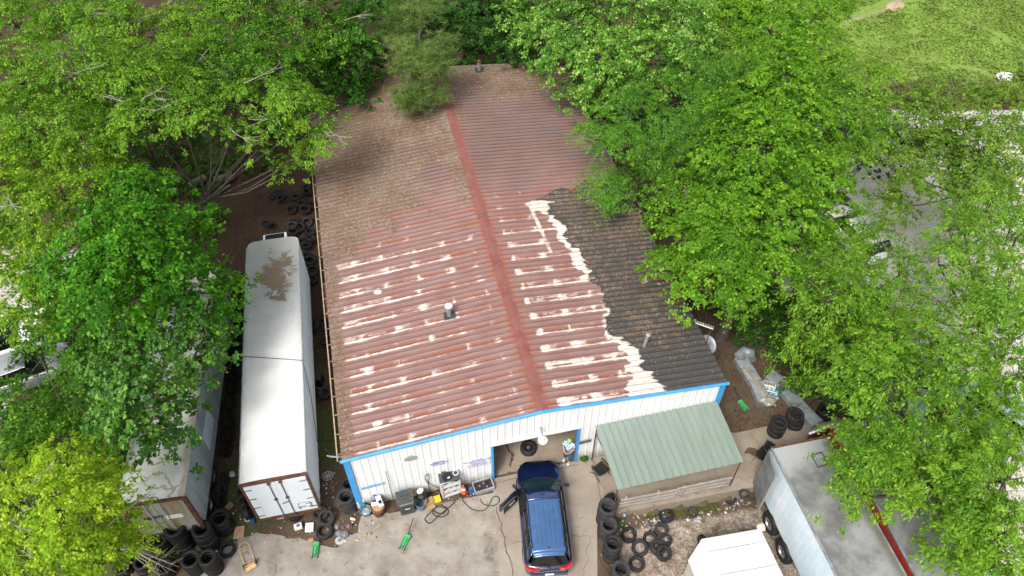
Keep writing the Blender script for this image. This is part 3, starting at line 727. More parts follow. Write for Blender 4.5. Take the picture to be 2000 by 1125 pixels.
# ---------------------------------------------------------------- tyres
def tyre_mesh(R=.33, Wd=.215, rr=.20, name='tyre'):
    h = Wd/2; g = .012
    prof = [(rr, -h*.55), (rr+.012, -h*.82), (rr+.05, -h*.98), (R-.055, -h), (R-.018, -h*.90), (R-.003, -h*.72)]
    for a, b in ((-.42, -.34), (-.05, .05), (.34, .42)): prof += [(R, h*a-.002), (R-g, h*a), (R-g, h*b), (R, h*b+.002)]
    prof += [(R-.003, h*.72), (R-.018, h*.90), (R-.055, h), (rr+.05, h*.98), (rr+.012, h*.82), (rr, h*.55),
             (rr+.02, h*.5), (R-.05, h*.78), (R-.026, h*.3), (R-.026, -h*.3), (R-.05, -h*.78), (rr+.02, -h*.5)]
    mb = MB().lathe(prof, 36, closed=True)
    # tread blocks: small ribs across the shoulders
    for k in range(44):
        a = 2*pi*k/44
        for sgn in (-1, 1): mb.box((cos(a)*(R-.012), sin(a)*(R-.012), sgn*h*.74), (.022, .022, h*.34), Matrix.Rotation(a, 3, 'Z'))
    return mb
TM = {}
for k, m in (('n', 'rubber'), ('g', 'rubber2'), ('d', 'darkrub')):
    TM[k] = tyre_mesh().build('tyre', M[m], None, True).data
for o in [o for o in COL.objects if o.name.startswith('tyre')]: bpy.data.objects.remove(o)
def tyre(p, lab, group=None, s=1., rot=(0, 0, 0), k='n', sw=1.):
    o = bpy.data.objects.new('tyre', TM[k]); COL.objects.link(o); o.location = p; o.scale = (s, s, s*sw)
    o.rotation_euler = (rot[0], rot[1], random.random()*6 if len(rot) == 2 or rot[2] == 0 else rot[2])
    return tag(o, lab, 'tyre', group)
ORD = ['topmost', 'second-highest', 'third-highest', 'fourth-highest', 'fifth-highest', 'sixth-highest', 'lowest']
def stack(u, v, n, where, grp, s=1., k='n', lean=(0, 0), wob=.03):
    """stack of n tyres whose top ring is seen at (u, v)"""
    h = .215*s*.97; z = 0.
    for _ in range(4):
        q = at(u, v, z+n*h); z = gz(q.x-lean[0], q.y-lean[1])
    top_ = at(u, v, z+n*h); base = Vector((top_.x-lean[0], top_.y-lean[1], z+.02))
    for i in range(n):
        f = i/max(1, n-1); kk = k if k != 'm' else random.choice('nng')
        p = Vector((base.x+lean[0]*f+random.uniform(-wob, wob), base.y+lean[1]*f+random.uniform(-wob, wob), base.z+h*(i+.5)))
        j = n-1-i; w = ORD[j] if i or n < 3 else 'lowest'
        if n == 1: w = 'single'
        tyre(p, f'{w} tyre of the {where}', grp, s*random.uniform(.96, 1.03), (random.uniform(-.03, .03), random.uniform(-.03, .03), 0), kk)
GL = 'tyre stacks by the container trailer'
stack(339, 1030, 6, 'tall stack under the container trailer plate', GL, 1.25, 'd')
stack(391, 1034, 6, 'middle stack before the container trailer corner post', GL, 1.18, 'd')
stack(427, 1012, 4, 'stack right of the container trailer door', GL, 1.2, 'd')
stack(371, 1090, 4, 'front stack left of the one with the blue rag', GL, 1.18, 'd')
stack(404, 1088, 5, 'front stack nearest the cream hand truck', GL, 1.12, 'd')
stack(308, 1052, 4, 'stack under the yellow-green branches', GL, 1.15, 'd')
stack(318, 1108, 3, 'stack behind the fallen bare branches', GL, 1., 'd'); stack(275, 1098, 3, 'leftmost stack under the fallen branches', GL, 1., 'd'); stack(238, 1106, 2, 'low stack at the foot of the yellow-green tree', GL, 1., 'd')
stack(675, 969, 4, 'stack at the blue workshop corner', 'tyres at the left workshop corner', 1.16, 'g')
stack(681, 945, 3, 'stack hidden behind the workshop corner stack', 'tyres at the left workshop corner', 1.0, 'n')
GR = 'row of tyre stacks along the driveway'
stack(1187, 990, 5, 'tall stack nearest the awning post', GR, 1.16, 'g', (.05, .1)); stack(1190, 1024, 4, 'second stack from the awning post', GR, 1.12, 'g', (.05, .05))
stack(1198, 1062, 4, 'third stack from the awning post', GR, 1.12, 'n', (.05, .08)); stack(1214, 1110, 4, 'nearest stack at the photo bottom by the driveway', GR, 1.12, 'g')
q = at(1189, 972, .9); tyre((q.x+.1, q.y+.15, .36), 'tyre standing upright behind the tallest driveway stack', GR, 1., (radians(75), .1, .5), 'n')
GB = 'stacked tyres on the dock by the metal ducts'
stack(1523, 824, 3, 'left stack on the dock before the ducts', GB, 1.15, 'n', (.05, .1)); stack(1555, 808, 3, 'right stack leaning on the straight duct', GB, 1.2, 'n', (-.05, .1)); stack(1614, 800, 2, 'dark stack at the end of the straight duct', GB, 1.15, 'd')
# scattered tyres on the gravel yard
GY = 'tyres scattered on the gravel yard'
for u, v, s, rx, ry, k, lab in ((1227, 1047, 1.0, 0, 0, 'n', 'black tyre with a blue rag lying inside it'), (1249, 1073, 1.05, .35, -.15, 'n', 'tilted tyre right of the third driveway stack'),
                                (1243, 1104, 1.0, .1, .1, 'n', 'tyre lying beside the nearest driveway stack'), (1300, 1010, .98, .3, .2, 'n', 'tilted tyre with a clear bag inside near the dock face'),
                                (1291, 1037, .93, 0, .1, 'g', 'grey tyre just below the tilted one near the dock'), (1269, 1055, .92, .1, -.1, 'n', 'thin-walled tyre left of the overlapping tyre pair'),
                                (1299, 1057, .85, .1, .3, 'g', 'small tyre behind the overlapping tyre pair'), (1351, 1002, .78, 0, 0, 'g', 'half-buried tyre in the gravel below the dock fence'),
                                (1425, 976, .82, .05, .05, 'n', 'thin tyre beside the litter near the dock corner'), (1454, 967, .75, 0, 0, 'g', 'half-buried tyre full of litter at the dock corner'), (1474, 968, .8, 0, 0, 'g', 'grey tyre under the hanging door of the right trailer')):
    p = ongr(u, v); sc_ = .55 if 'buried' in lab else 1
    tyre((p.x, p.y, p.z+.10*sc_+.2*abs(math.sin(rx))*.6), lab, GY, s, (rx, ry, 0), k, sc_)
p = ongr(1283, 1073); tyre((p.x, p.y, p.z+.17), 'lower tyre of the overlapping pair on the gravel', GY, 1.05, (.15, -.35, 0), 'g')
p = ongr(1294, 1086); tyre((p.x, p.y, p.z+.30), 'upper tyre of the overlapping pair on the gravel', GY, 1.02, (.3, -.1, 0), 'n')
# in front of the white trailer
GW = 'tyres beside the rear doors of the white box trailer'
p = at(635, 1040, 0); tyre((p.x, p.y, .13), 'tyre lying flat in front of the white trailer corner', GW, 1.08, (0, 0, 0), 'n')
p = at(637, 1011, .3); tyre((p.x, p.y, .30), 'tyre propped on the flat one by the trailer corner', GW, 1.05, (.45, .1, 0), 'n')
p = at(625, 1000, .4); tyre((p.x, p.y, .42), 'tyre leaning steeply under the trailer corner', GW, 1.03, (.95, -.35, .4), 'n')
p = at(446, 1076, 0); tyre((p.x, p.y, .12), 'lone tyre beside the cream hand truck', GW, 1.0, (.04, 0, 0), 'n')
for i, (u, v) in enumerate(((478, 968), (482, 985), (487, 999))): p = at(u, v, .4); tyre((p.x-.1, p.y, .34), ('far', 'middle', 'near')[i]+' tyre standing at the left side of the white trailer doors', GW, 1.0, (radians(82), 0, 1.9), 'd')
p = at(575, 1012, .1); tyre((p.x, p.y+.2, .13), 'tyre lying under the bumper of the white trailer', GW, 1.0, (0, .1, 0), 'd')
# alley between the trailers and the workshop
GA = 'old tyres dumped in the alley along the workshop'
for u, v in ((535, 383), (551, 391), (542, 378), (580, 389), (569, 409), (596, 411), (578, 431), (573, 456), (600, 433), (600, 378), (598, 366), (590, 400), (585, 445), (592, 470), (600, 483), (524, 442), (560, 462), (606, 452), (604, 511), (610, 528), (606, 352), (612, 400), (575, 475), (608, 470), (598, 500)):
    q = at(u, v, .2); tyre((q.x, q.y, .12+random.random()*.28), 'black tyre in the dark heap at the far end of the alley', GA, random.uniform(.88, 1.05), (random.uniform(-.5, .5), random.uniform(-.4, .4), 0), random.choice('ndd'))
q = at(571, 440, .5); tyre((q.x, q.y, .5), 'dusty grey tyre lying on top of the alley heap', GA, .95, (.1, .1, 0), 'g')
for u, v, lab, rx, k in ((609, 548, 'tyre lying in the alley beside the far half of the white trailer', .1, 'd'), (616, 643, 'tyre leaning on the right side of the white trailer', .9, 'n'), (637, 620, 'far tyre of three under the left eave', .1, 'n'), (640, 638, 'middle tyre of three under the left eave', .15, 'n'),
                         (639, 666, 'near tyre of three under the left eave', .1, 'n'), (634, 770, 'tyre lying by the black engine cover in the alley', .15, 'n'), (618, 772, 'tyre half under the white trailer in the alley', .4, 'd')):
    p = at(u, v, .1); tyre((p.x, p.y, .14+.2*rx), lab, GA, 1., (rx, .1, 0), k)
for i, (u, v) in enumerate(((457, 560), (459, 600), (458, 640), (457, 680), (456, 705), (455, 730), (452, 757), (449, 787), (446, 822), (444, 850), (441, 878), (433, 935), (431, 955), (430, 975))):
    p = at(u, v, .4); tyre((p.x, p.y, .34), 'tyre standing in the row along the container trailer side', 'tyres standing along the container trailer', random.uniform(.95, 1.04), (radians(random.uniform(55, 80)), 0, random.uniform(1.2, 2.)), random.choice('nd'))
# ---------------------------------------------------------------- trailers
def wheel(parent, p, axis_rz, R=.5, name='wheel', rimc='chrome', w=.28):
    """wheel as a part (> tyre, rim); its axle lies along local x"""
    h = MB().tube([(-w*.4, 0, 0), (w*.40, 0, 0)], R*.22, 12).build(name, M['steel'], parent); h.location = p; h.rotation_euler = (0, 0, axis_rz)
    t = MB().lathe([(R*.55, -w/2), (R*.62, -w/2-.01), (R*.9, -w/2), (R, -w*.36), (R, -w*.06), (R-.015, -w*.05), (R-.015, w*.05), (R, w*.06), (R, w*.36), (R*.9, w/2), (R*.62, w/2+.01), (R*.55, w/2), (R*.55, -w/2)], 36).build('tyre', M['rubber'], h, True); t.rotation_euler = (0, pi/2, 0)
    r = MB().lathe([(R*.56, -w*.42), (R*.50, -w*.38), (R*.46, -w*.2), (R*.22, -w*.15), (R*.2, -w*.3), (0, -w*.32)], 28).lathe([(R*.56, w*.42), (R*.50, w*.38), (R*.46, w*.2), (R*.22, w*.15), (R*.2, w*.3), (0, w*.32)], 28)
    for k in range(8):
        a = 2*pi*k/8
        for s in (-1, 1): r.box((cos(a)*R*.34, sin(a)*R*.34, s*w*.17), (.03, .03, .03))
    r = r.build('rim', M[rimc], h, True); r.rotation_euler = (0, pi/2, 0)
    return h
def trmat(name, base, stain, zband=True, bright=.82, streak=(1.2, 1.2, .5), amt=.6, sc=.9):
    t = NT(name)
    c = t.mix(t.ramp(t.noise(sc, 7, .65), .4, .7, 0, amt), base, stain)
    c = t.mix(t.ramp(t.noise(1, 6, .7, vec=t.map(streak)), .5, .75, 0, amt*.7), c, tuple(x*.75 for x in stain))
    c = t.mix(t.ramp(t.noise(13, 6, .8), .62, .75, 0, amt*.6), c, tuple(x*.55 for x in stain))
    t.color(c).set(Roughness=.5); return t.m
M['white_box'] = trmat('white_trailer_skin', (.72, .79, .85), (.62, .68, .73), amt=.4, streak=(3, 3, .3))
M['ltblue'] = trmat('pale_blue_trailer_skin', (.60, .74, .83), (.80, .86, .90), amt=.9, streak=(2.2, 2.2, 3.5), sc=.7)
M['cont'] = trmat('dull_container_skin', (.42, .47, .50), (.30, .32, .29), amt=.8, streak=(6, 2, .6), sc=.6)
def roofmat():
    t = NT('white_trailer_roof_with_dirt_and_shade')
    z = t.n('ShaderNodeSeparateXYZ'); t.L(t.co(), z.inputs[0])
    c = t.mix(t.ramp(t.noise(.8, 7, .7), .35, .7), (.80, .80, .79), (.72, .73, .72))
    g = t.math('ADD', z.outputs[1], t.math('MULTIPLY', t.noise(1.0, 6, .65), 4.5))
    c = t.mix(t.ramp(g, 7.6, 13.4, 0, .85), c, (.33, .34, .33))  # tree shade over the far end, put into the colour along with grime
    ed = t.math('ABSOLUTE', z.outputs[0]); c = t.mix(t.ramp(t.math('ADD', ed, t.math('MULTIPLY', t.noise(2.5, 6, .7), .5)), 1.25, 1.6, 0, .6), c, (.40, .40, .38))
    # heap of pine needles over the front end
    dy = t.math('MULTIPLY', t.math('SUBTRACT', z.outputs[1], 10.9), .55); dx = t.math('MULTIPLY', t.math('SUBTRACT', z.outputs[0], .15), .85)
    rr = t.math('SQRT', t.math('ADD', t.math('MULTIPLY', dx, dx), t.math('MULTIPLY', dy, dy)))
    m_ = t.math('SUBTRACT', t.math('MULTIPLY', t.noise(1.15, 9, .82, dist=.5), 4.6), t.math('ADD', rr, 1.6))
    lit = t.mix(t.ramp(t.noise(26, 6, .8), .35, .65), (.12, .085, .055), (.34, .26, .19))
    c = t.mix(t.ramp(m_, .0, .1), c, lit)
    t.color(c).set(Roughness=.4); return t.m
# white box trailer (front at +y of its frame)
ZT = 3.7
ra, rb = at(466, 945, ZT), at(599, 921, ZT); fa = at(480, 472, ZT); fb = at(584, 460, ZT)
rc = (ra+rb)/2; fc = (fa+fb)/2; hd = (fc-rc).normalized(); TL = (fc-rc).length; rz = math.atan2(hd.y, hd.x)-pi/2; TW = (rb-ra).length/2
tr = empty('box_trailer', (rc.x, rc.y, 0), rz, 'long white box trailer with brown-framed rear doors parked beside the workshop', 'trailer')
fl = .72
def rpoly(hw, L, r=.35, sag=0):
    P = [(-hw, 0), (hw, 0)]
    for k in range(6): a = pi/2*k/5; P.append((hw-r+r*cos(a), L-r+r*sin(a)))
    for k in range(6): a = pi/2+pi/2*k/5; P.append((-hw+r+r*cos(a), L-r+r*sin(a)))
    return P
mb = MB(); P_ = rpoly(TW-.03, TL)
n = len(P_)
mb.prism([(x, y*.999+.05) for x, y in P_], fl, ZT-.09)
for k in range(26):
    y = .45+k*.5
    for s in (-1, 1): mb.box((s*(TW-.025), y, (fl+ZT)/2), (.02, .045, ZT-fl-.2))
mb.build('trailer_body', M['white_box'], tr)
# roof: a slightly uneven sheet with a rim
xs = np.linspace(-TW+.02, TW-.02, 26); ys = np.linspace(.0, TL-.05, 110); X, Y = np.meshgrid(xs, ys)
Z = ZT-.02+.03*(fbm(X*1.2, Y*.9, 61)-.5)+.05*(1-(X/TW)**2)
inside = np.clip((np.abs(X)-(TW-.38))/.35, 0, 1)**2*.37; Y2 = np.where(Y > TL-1, Y-inside*np.clip(Y-(TL-1), 0, 1), Y)
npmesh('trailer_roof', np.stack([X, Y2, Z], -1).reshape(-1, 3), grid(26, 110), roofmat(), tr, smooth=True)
mb = MB()
for s in (-1, 1): mb.tube([(s*(TW-.01), .0, ZT-.03), (s*(TW-.01), TL-.4, ZT-.03)], .028, 6)
mb.build('roof_rail', M['galv'], tr)
mb = MB(); # rear frame
mb.box((-TW+.03, -.03, (fl+ZT)/2-.03), (.07, .1, ZT-fl)); mb.box((TW-.03, -.03, (fl+ZT)/2-.03), (.07, .1, ZT-fl)); mb.box((0, -.028, ZT-.09), (2*TW-.14, .09, .15)); mb.box((0, -.03, fl-.02), (2*TW+.02, .11, .16))
mb.build('rear_frame', M['rust'], tr)
for s in (-1, 1):
    d = MB().box((s*(TW-.12)/2, -.06, (fl+ZT)/2-.07), (TW-.09, .05, ZT-fl-.36 if s < 0 else ZT-fl-.36)).build('door', M['white_box'], tr)
    MB().tube([(s*.22, -.115, fl), (s*.22, -.115, ZT-.2)], .022, 8).build('lock_rod', M['steel'], d)
    for z in (fl+.02, ZT-.22, (fl+ZT)/2): MB().box((s*.22, -.115, z), (.12, .07, .09)).build('rod_bracket', M['rust'], d)
    for k in range(4): MB().box((s*(TW-.24), -.10, fl+.35+k*.72), (.26, .025, .05)).build('hinge', M['steel'], d)
    if s > 0: # small line drawing on the right door
        mb = MB(); pts = [(.48, 1.18), (.48, 1.5), (.95, 1.5), (.95, 1.38)]
        for (a, b), (c, e_) in zip(pts, pts[1:]): mb.tube([(a, -.09, b), (c, -.09, e_)], .012, 4)
        mb.box((.62, -.09, 1.17), (.3, .012, .06)); mb.box((.5, -.09, 1.12), (.12, .012, .12)); mb.box((.95, -.09, 1.12), (.22, .012, .05)); mb.box((.97, -.09, 1.27), (.05, .012, .3)); mb.box((.9, -.09, 1.38), (.24, .012, .05))
        mb.build('door_marking', M['steel'], d)
MB().tube([(.22, -.13, 1.9), (-.05, -.16, 1.84)], .02, 6).build('door_handle', M['rust'], tr)
mb = MB(); mb.box((0, -.0, .42), (1.7, .1, .1)); mb.box((-.5, 0, .56), (.08, .08, .25)); mb.box((.5, 0, .56), (.08, .08, .25)); mb.build('bumper', M['rust'], tr)
MB().box((-.42, -.06, .55), (.28, .03, .2)).build('licence_plate', M['galv'], tr)
mb = MB(); mb.box((-.5, TL/2, fl-.13), (.12, TL-1, .22)); mb.box((.5, TL/2, fl-.13), (.12, TL-1, .22)); mb.build('chassis', M['rust'], tr)
for y in (1.2, 2.5):
    for s in (-1, 1): wheel(tr, (s*(TW-.2), y, .5), 0, .5)
mb = MB(); mb.box((.1, TL+.2, ZT-.30), (1.15, .42, .5)); mb.build('nose_unit', M['white_box'], tr, bevel=.03)
mb = MB()
for k in range(5): mb.box((.1, TL+.06+.07*k, ZT-.045), (.9, .025, .02))
mb.box((.1, TL+.2, ZT-.055), (.95, .34, .02)); mb.build('nose_grille', M['black'], tr)
for s in (-1, 1): MB().tube([(s*.7, TL-2.4, 0), (s*.7, TL-2.4, fl-.2)], .06, 8).build('landing_leg', M['rust'], tr)
# container trailer
ra = at(361, 970, ZT); fdir = (at(397, 726, ZT)-ra).normalized(); rz = math.atan2(fdir.y, fdir.x)-pi/2; CW, CL = 2.5, 12.2
ct = empty('container_trailer', (ra.x, ra.y, 0), rz, 'weathered pale container trailer with rust-framed end half covered by trees', 'trailer')
b0 = 1.08
mb = MB().box((-CW/2, CL/2, (b0+ZT)/2-.02), (CW-.06, CL-.06, ZT-b0-.06))
for k in range(40): mb.box((-.02, .3+k*.3, (b0+ZT)/2), (.02, .05, ZT-b0-.25))
mb.build('container_body', M['cont'], ct)
t = NT('patched_container_roof'); z = t.n('ShaderNodeSeparateXYZ'); t.L(t.co(), z.inputs[0])
c = t.mix(t.ramp(t.noise(.7, 7, .7), .35, .7), (.74, .74, .72), (.56, .57, .55))
c = t.mix(t.ramp(t.noise(1, 6, .7, vec=t.map((7, .5, 1), rot=(0, 0, .6))), .55, .7, 0, .5), c, (.5, .49, .46))
v_ = t.math('ABSOLUTE', t.math('SUBTRACT', t.noise(1.15, 3, .5, dist=.3), .5)); c = t.mix(t.ramp(v_, .012, .03, .8, 0), c, (.34, .31, .27))
c = t.mix(t.ramp(t.math('ADD', z.outputs[0], t.math('MULTIPLY', t.noise(1.6, 5), .6)), -.02, .16, 0, .75), c, (.40, .34, .28))
t.color(c).set(Roughness=.45)
xs = np.linspace(-CW+.02, -.02, 24); ys = np.linspace(.02, CL-.02, 80); X, Y = np.meshgrid(xs, ys)
npmesh('container_roof', np.stack([X, Y, ZT-.0+.03*(fbm(X*1.2, Y*.9, 65)-.5)], -1).reshape(-1, 3), grid(24, 80), t.m, ct, smooth=True)
mb = MB(); mb.box((-.04, -.02, (b0+ZT)/2), (.16, .12, ZT-b0)); mb.box((-CW+.04, -.02, (b0+ZT)/2), (.16, .12, ZT-b0)); mb.box((-CW/2, -.018, ZT-.04), (CW-.2, .1, .12)); mb.box((-CW/2, -.018, b0+.04), (CW-.2, .1, .14)); mb.build('rear_frame', M['rust'], ct)
t = NT('stained_container_door'); c = t.mix(t.ramp(t.noise(1, 5, .7, vec=t.map((3, 3, .35))), .38, .65), (.33, .35, .33), (.24, .20, .09)); c = t.mix(t.ramp(t.noise(1, 4, .6, vec=t.map((8, 8, .3))), .6, .72), c, (.20, .12, .05)); t.color(c).set(Roughness=.6)
for s in (0, 1):
    d = MB().box((-.1-(CW-.2)/4-s*(CW-.2)/2, -.03, (b0+ZT)/2), ((CW-.24)/2, .05, ZT-b0-.24)).build('door', t.m, ct)
    MB().tube([(-CW/2+(.28 if s == 0 else -.28), -.08, b0+.05), (-CW/2+(.28 if s == 0 else -.28), -.08, ZT-.1)], .02, 6).build('lock_rod', M['galv'], d)
MB().box((-.78, -.065, 2.42), (.62, .012, .28)).build('plate', M['white'], ct)
text('NJ 477', .27, M['black'], ct, (-1.52, -.07, 2.52), (pi/2, 0, 0), bold=.006)
mb = MB(); mb.box((-.6, CL/2, .9), (.12, CL-.3, .25)); mb.box((-1.9, CL/2, .9), (.12, CL-.3, .25)); mb.build('chassis', M['rust'], ct)
for y in (1.3, 2.6):
    for x in (-.25, -CW+.25): wheel(ct, (x, y, .5), 0, .5)
MB().box((-.1, 3.9, 2.25), (.02, 1.5, 1.0)).build('patch_panel', M['ltblue'], ct).location.x = .1
# cable slung over both trailers to the workshop eave
mb = MB(); p0 = ct.matrix_basis @ Vector((-2.4, 3.1, ZT+.04)); 
bpy.context.view_layer.update()
def W_(o, v): return o.matrix_world @ Vector(v)
pts = [W_(ct, (-2.4, 5.3, ZT+.05)), W_(ct, (0, 5.1, ZT+.04)), W_(tr, (-TW, 6.2, ZT+.0)), W_(tr, (-.4, 5.9, ZT+.06)), W_(tr, (TW, 5.4, ZT+.04)), W_(tr, (TW+.06, 4.4, 2.4)), W_(tr, (TW+.1, 2.6, 1.6)), bl(-.55, .9, 3.0), bl(-.3, .55, 3.85)]
o = mb.tube(pts, .016, 5).build('power_cable', M['cable'], smooth=True); tag(o, 'thin black cable slung across both left trailers to the eave', 'cable')
o = MB().tube([bl(-.05, .3, 3.7), bl(-.5, .35, 3.85), bl(-.62, .36, 3.95)], .035, 8).build('cable_bracket', M['galv']); tag(o, 'grey pipe bracket sticking out at the left front eave corner', 'bracket')
# right trailer, backed onto the dock
zy = gz(10.5, 14.5); ZR = 3.7+zy+.1
ra, rb = at(1507, 876, ZR), at(1616, 853, ZR); fd = Vector((.2135, -.977, 0)).normalized(); rz = math.atan2(fd.y, fd.x)-pi/2
mid = (ra+rb)/2; gt = empty('box_trailer', (mid.x, mid.y, zy), rz, 'grey-roofed box trailer with light blue side backed up to the dock', 'trailer')
H_ = ZR-zy; hw = 1.24; GLN = 11.5; f0 = .95          # local: +y runs away from the dock, -x is the photo's right
mb = MB().box((0, GLN/2, (f0+H_)/2-.04), (2*hw-.06, GLN-.04, H_-f0-.08))
for k in range(36): mb.box((hw-.03, .3+k*.31, (f0+H_)/2), (.012, .03, H_-f0-.2))
mb.build('trailer_body', M['ltblue'], gt)
t = NT('mottled_grey_trailer_roof'); z = t.n('ShaderNodeSeparateXYZ'); t.L(t.co(), z.inputs[0])
c = t.mix(t.ramp(t.noise(.75, 8, .72), .33, .68), (.15, .15, .148), (.34, .345, .345)); c = t.mix(t.ramp(t.noise(18, 6, .8), .6, .75, 0, .5), c, (.5, .5, .49))
c = t.mix(t.ramp(t.math('ADD', t.math('MULTIPLY', z.outputs[1], -1.), t.math('MULTIPLY', t.noise(1.2, 6), 1.2)), -.9, .2, 0, .8), c, (.42, .44, .44))
c = t.mix(t.ramp(t.math('ADD', t.math('MULTIPLY', z.outputs[0], -1.), t.math('MULTIPLY', t.noise(3, 7, .75), 1.2)), 1.45, 1.75, 0, .9), c, (.16, .155, .11))
t.color(c).set(Roughness=.5)
xs = np.linspace(-hw+.02, hw-.02, 24); ys = np.linspace(.02, GLN-.02, 80); X, Y = np.meshgrid(xs, ys)
ZZ = H_-.02+.04*(fbm(X*1.2, Y*.9, 66)-.5)
o = npmesh('trailer_roof', np.stack([X, Y, ZZ], -1).reshape(-1, 3), grid(24, 80), t.m, gt, smooth=True)
mb = MB()
for s in (-1, 1): mb.box((s*(hw-.01), GLN/2, H_-.03), (.06, GLN, .09))
mb.build('roof_rail', M['galv'], gt)
mb = MB(); mb.box((0, -.03, H_-.05), (2*hw, .08, .12)); mb.box((hw-.05, -.03, (f0+H_)/2), (.1, .08, H_-f0-.1)); mb.box((-hw+.05, -.03, (f0+H_)/2), (.1, .08, H_-f0-.1)); mb.build('rear_frame', M['rust'], gt)
# open rear door folded back along the light blue side
d = MB().box((.03, .62, (f0+H_)/2-.06), (.05, 1.24, H_-f0+.02), (0, 0, 0)).build('door', mat('grey_door_panel', (.20, .225, .235), .45, var=.25, scale=1.5, dirt=(.30, .31, .31)), gt)
d.location = (hw+.06, .02, 0); d.rotation_euler = (0, 0, radians(-14))
MB().box((.03, 1.25, (f0+H_)/2-.06), (.08, .05, H_-f0+.04)).build('door_edge', M['wood'], d)
mb = MB()
for a, b in (((-.55, 1.0), (-.55, 1.55)), ((-.55, 1.55), (-.1, 1.6)), ((-.1, 1.6), (-.08, 1.05)), ((-.08, 1.05), (-.55, 1.0))): mb.tube([(a[0]-.1, a[1]-.4, H_+.01), (b[0]-.1, b[1]-.4, H_+.01)], .02, 5)
mb.build('roof_patch_seam', M['darkgrey'], gt)
for y in (1.75, 3.0): 
    for s in (-1, 1): wheel(gt, (s*(hw-.05), y, .52), 0, .52, rimc='chrome')
mb = MB(); mb.box((-.5, GLN/2, f0-.15), (.12, GLN-.3, .25)); mb.box((.5, GLN/2, f0-.15), (.12, GLN-.3, .25)); mb.build('chassis', M['rust'], gt)
# red trailer next to it
ra = at(1628, 829, ZR); rd_ = (at(1788, 1125, ZR)-ra).normalized(); rz = math.atan2(rd_.y, rd_.x)-pi/2
rt = empty('red_trailer', (ra.x, ra.y, zy), rz, 'red box trailer with grey roof mostly hidden under the ash tree', 'trailer')
RW = 2.5
MB().box((-RW/2, 5.6, (f0+H_)/2-.04), (RW-.06, 11.2, H_-f0-.08)).build('trailer_body', M['red'], rt)
xs = np.linspace(-RW+.02, -.02, 20); ys = np.linspace(.02, 11.2, 60); X, Y = np.meshgrid(xs, ys)
npmesh('trailer_roof', np.stack([X, Y, H_-.02+.04*(fbm(X*1.2, Y*.9, 67)-.5)], -1).reshape(-1, 3), grid(20, 60), mat('dark_grey_trailer_roof', (.21, .21, .21), .55, var=.3, scale=1., dirt=(.33, .33, .32)), rt, smooth=True)
mb = MB(); mb.box((-.02, 5.6, H_-.03), (.06, 11.2, .08)); mb.build('roof_rail', M['galv'], rt)
d = MB().box((.6, 0, (f0+H_)/2), (1.2, .05, H_-f0-.1)).box((1.18, 0, (f0+H_)/2), (.05, .08, H_-f0-.06)).build('door', mat('dark_red_door', (.13, .02, .025), .5, var=.3, scale=2, dirt=(.25, .15, .15)), rt)
d.location = (.0, -.02, 0); d.rotation_euler = (0, 0, radians(12))
MB().box((.6, 0, H_-.02), (1.22, .07, .06)).build('door_top_edge', M['white_box'], d)
for y in (3.4, 4.9):
    for x in (-.2, -RW+.2): wheel(rt, (x, y, .52), 0, .52)
# low white cargo trailer with clipped corner
zc = 1.95+gz(7.5, 12.2); PL = [at(u, v, zc) for u, v in ((1346, 1096), (1372, 1055), (1484, 1035), (1540, 1150), (1500, 1240), (1400, 1250))]
ax = (PL[3]-PL[2]).normalized(); zg = gz(7.5, 12.)
o0 = PL[1]; cg = empty('cargo_trailer', (o0.x, o0.y, zg), 0, 'low white-topped cargo trailer with a clipped corner on the gravel', 'trailer')
wv = (PL[2]-PL[1]); far = ax*4.2
P2 = [PL[0]-o0, PL[1]-o0, PL[2]-o0, PL[2]-o0+far, PL[1]-o0+far-wv*.02, PL[0]-o0+far*.55]
hh = zc-zg
t = NT('white_cargo_roof'); c = t.mix(t.ramp(t.noise(.7, 6, .6), .35, .7), (.70, .70, .69), (.60, .61, .60)); c = t.mix(t.ramp(t.noise(4, 7, .8), .62, .74, 0, .5), c, (.5, .5, .47)); t.color(c).set(Roughness=.45)
MB().prism([tuple(p.xy) for p in P2][::-1], .5, hh-.02).build('trailer_body', mat('pale_yellow_trailer_skin', (.55, .53, .46), .5, dirt=(.4, .35, .28)), cg)
MB().prism([tuple((p+(p-sum(P2, Vector())/6).normalized()*.05).xy) for p in P2][::-1], hh-.03, hh+.03).build('trailer_roof', t.m, cg, bevel=.02)
mb = MB()
for k in range(4):
    q0 = P2[1]+(ax*(.5+.95*k)); mb.tube([q0+Vector((0, 0, hh+.03)), q0+wv+Vector((0, 0, hh+.03))], .014, 5)
mb.build('roof_seam', M['galv'], cg)
mb = MB()
for q0, q1 in zip(P2, P2[1:]+P2[:1]): mb.tube([q0+Vector((0, 0, hh-.05)), q1+Vector((0, 0, hh-.05))], .035, 6)
mb.build('edge_trim', M['galv'], cg)
wd = wv.normalized(); wa = math.atan2(wd.y, wd.x)
w1 = ongr(1366, 1070)-Vector((o0.x, o0.y, zg)); wheel(cg, (w1.x+.08, w1.y+.05, .33), wa, .34, w=.22)
o = MB().lathe([(0, -.12), (.16, -.12), (.17, .1), (.12, .12), (.11, .05), (0, .05)], 20).build('jack_roll', M['tan'], cg, True); v_ = at(1487, 1030, 1.2)-Vector((o0.x, o0.y, zg)); o.location = (v_.x, v_.y, 1.2-zg); o.rotation_euler = (.3, .9, .4)
o.data.materials[0] = mat('cream_plastic', (.7, .64, .52), .5)
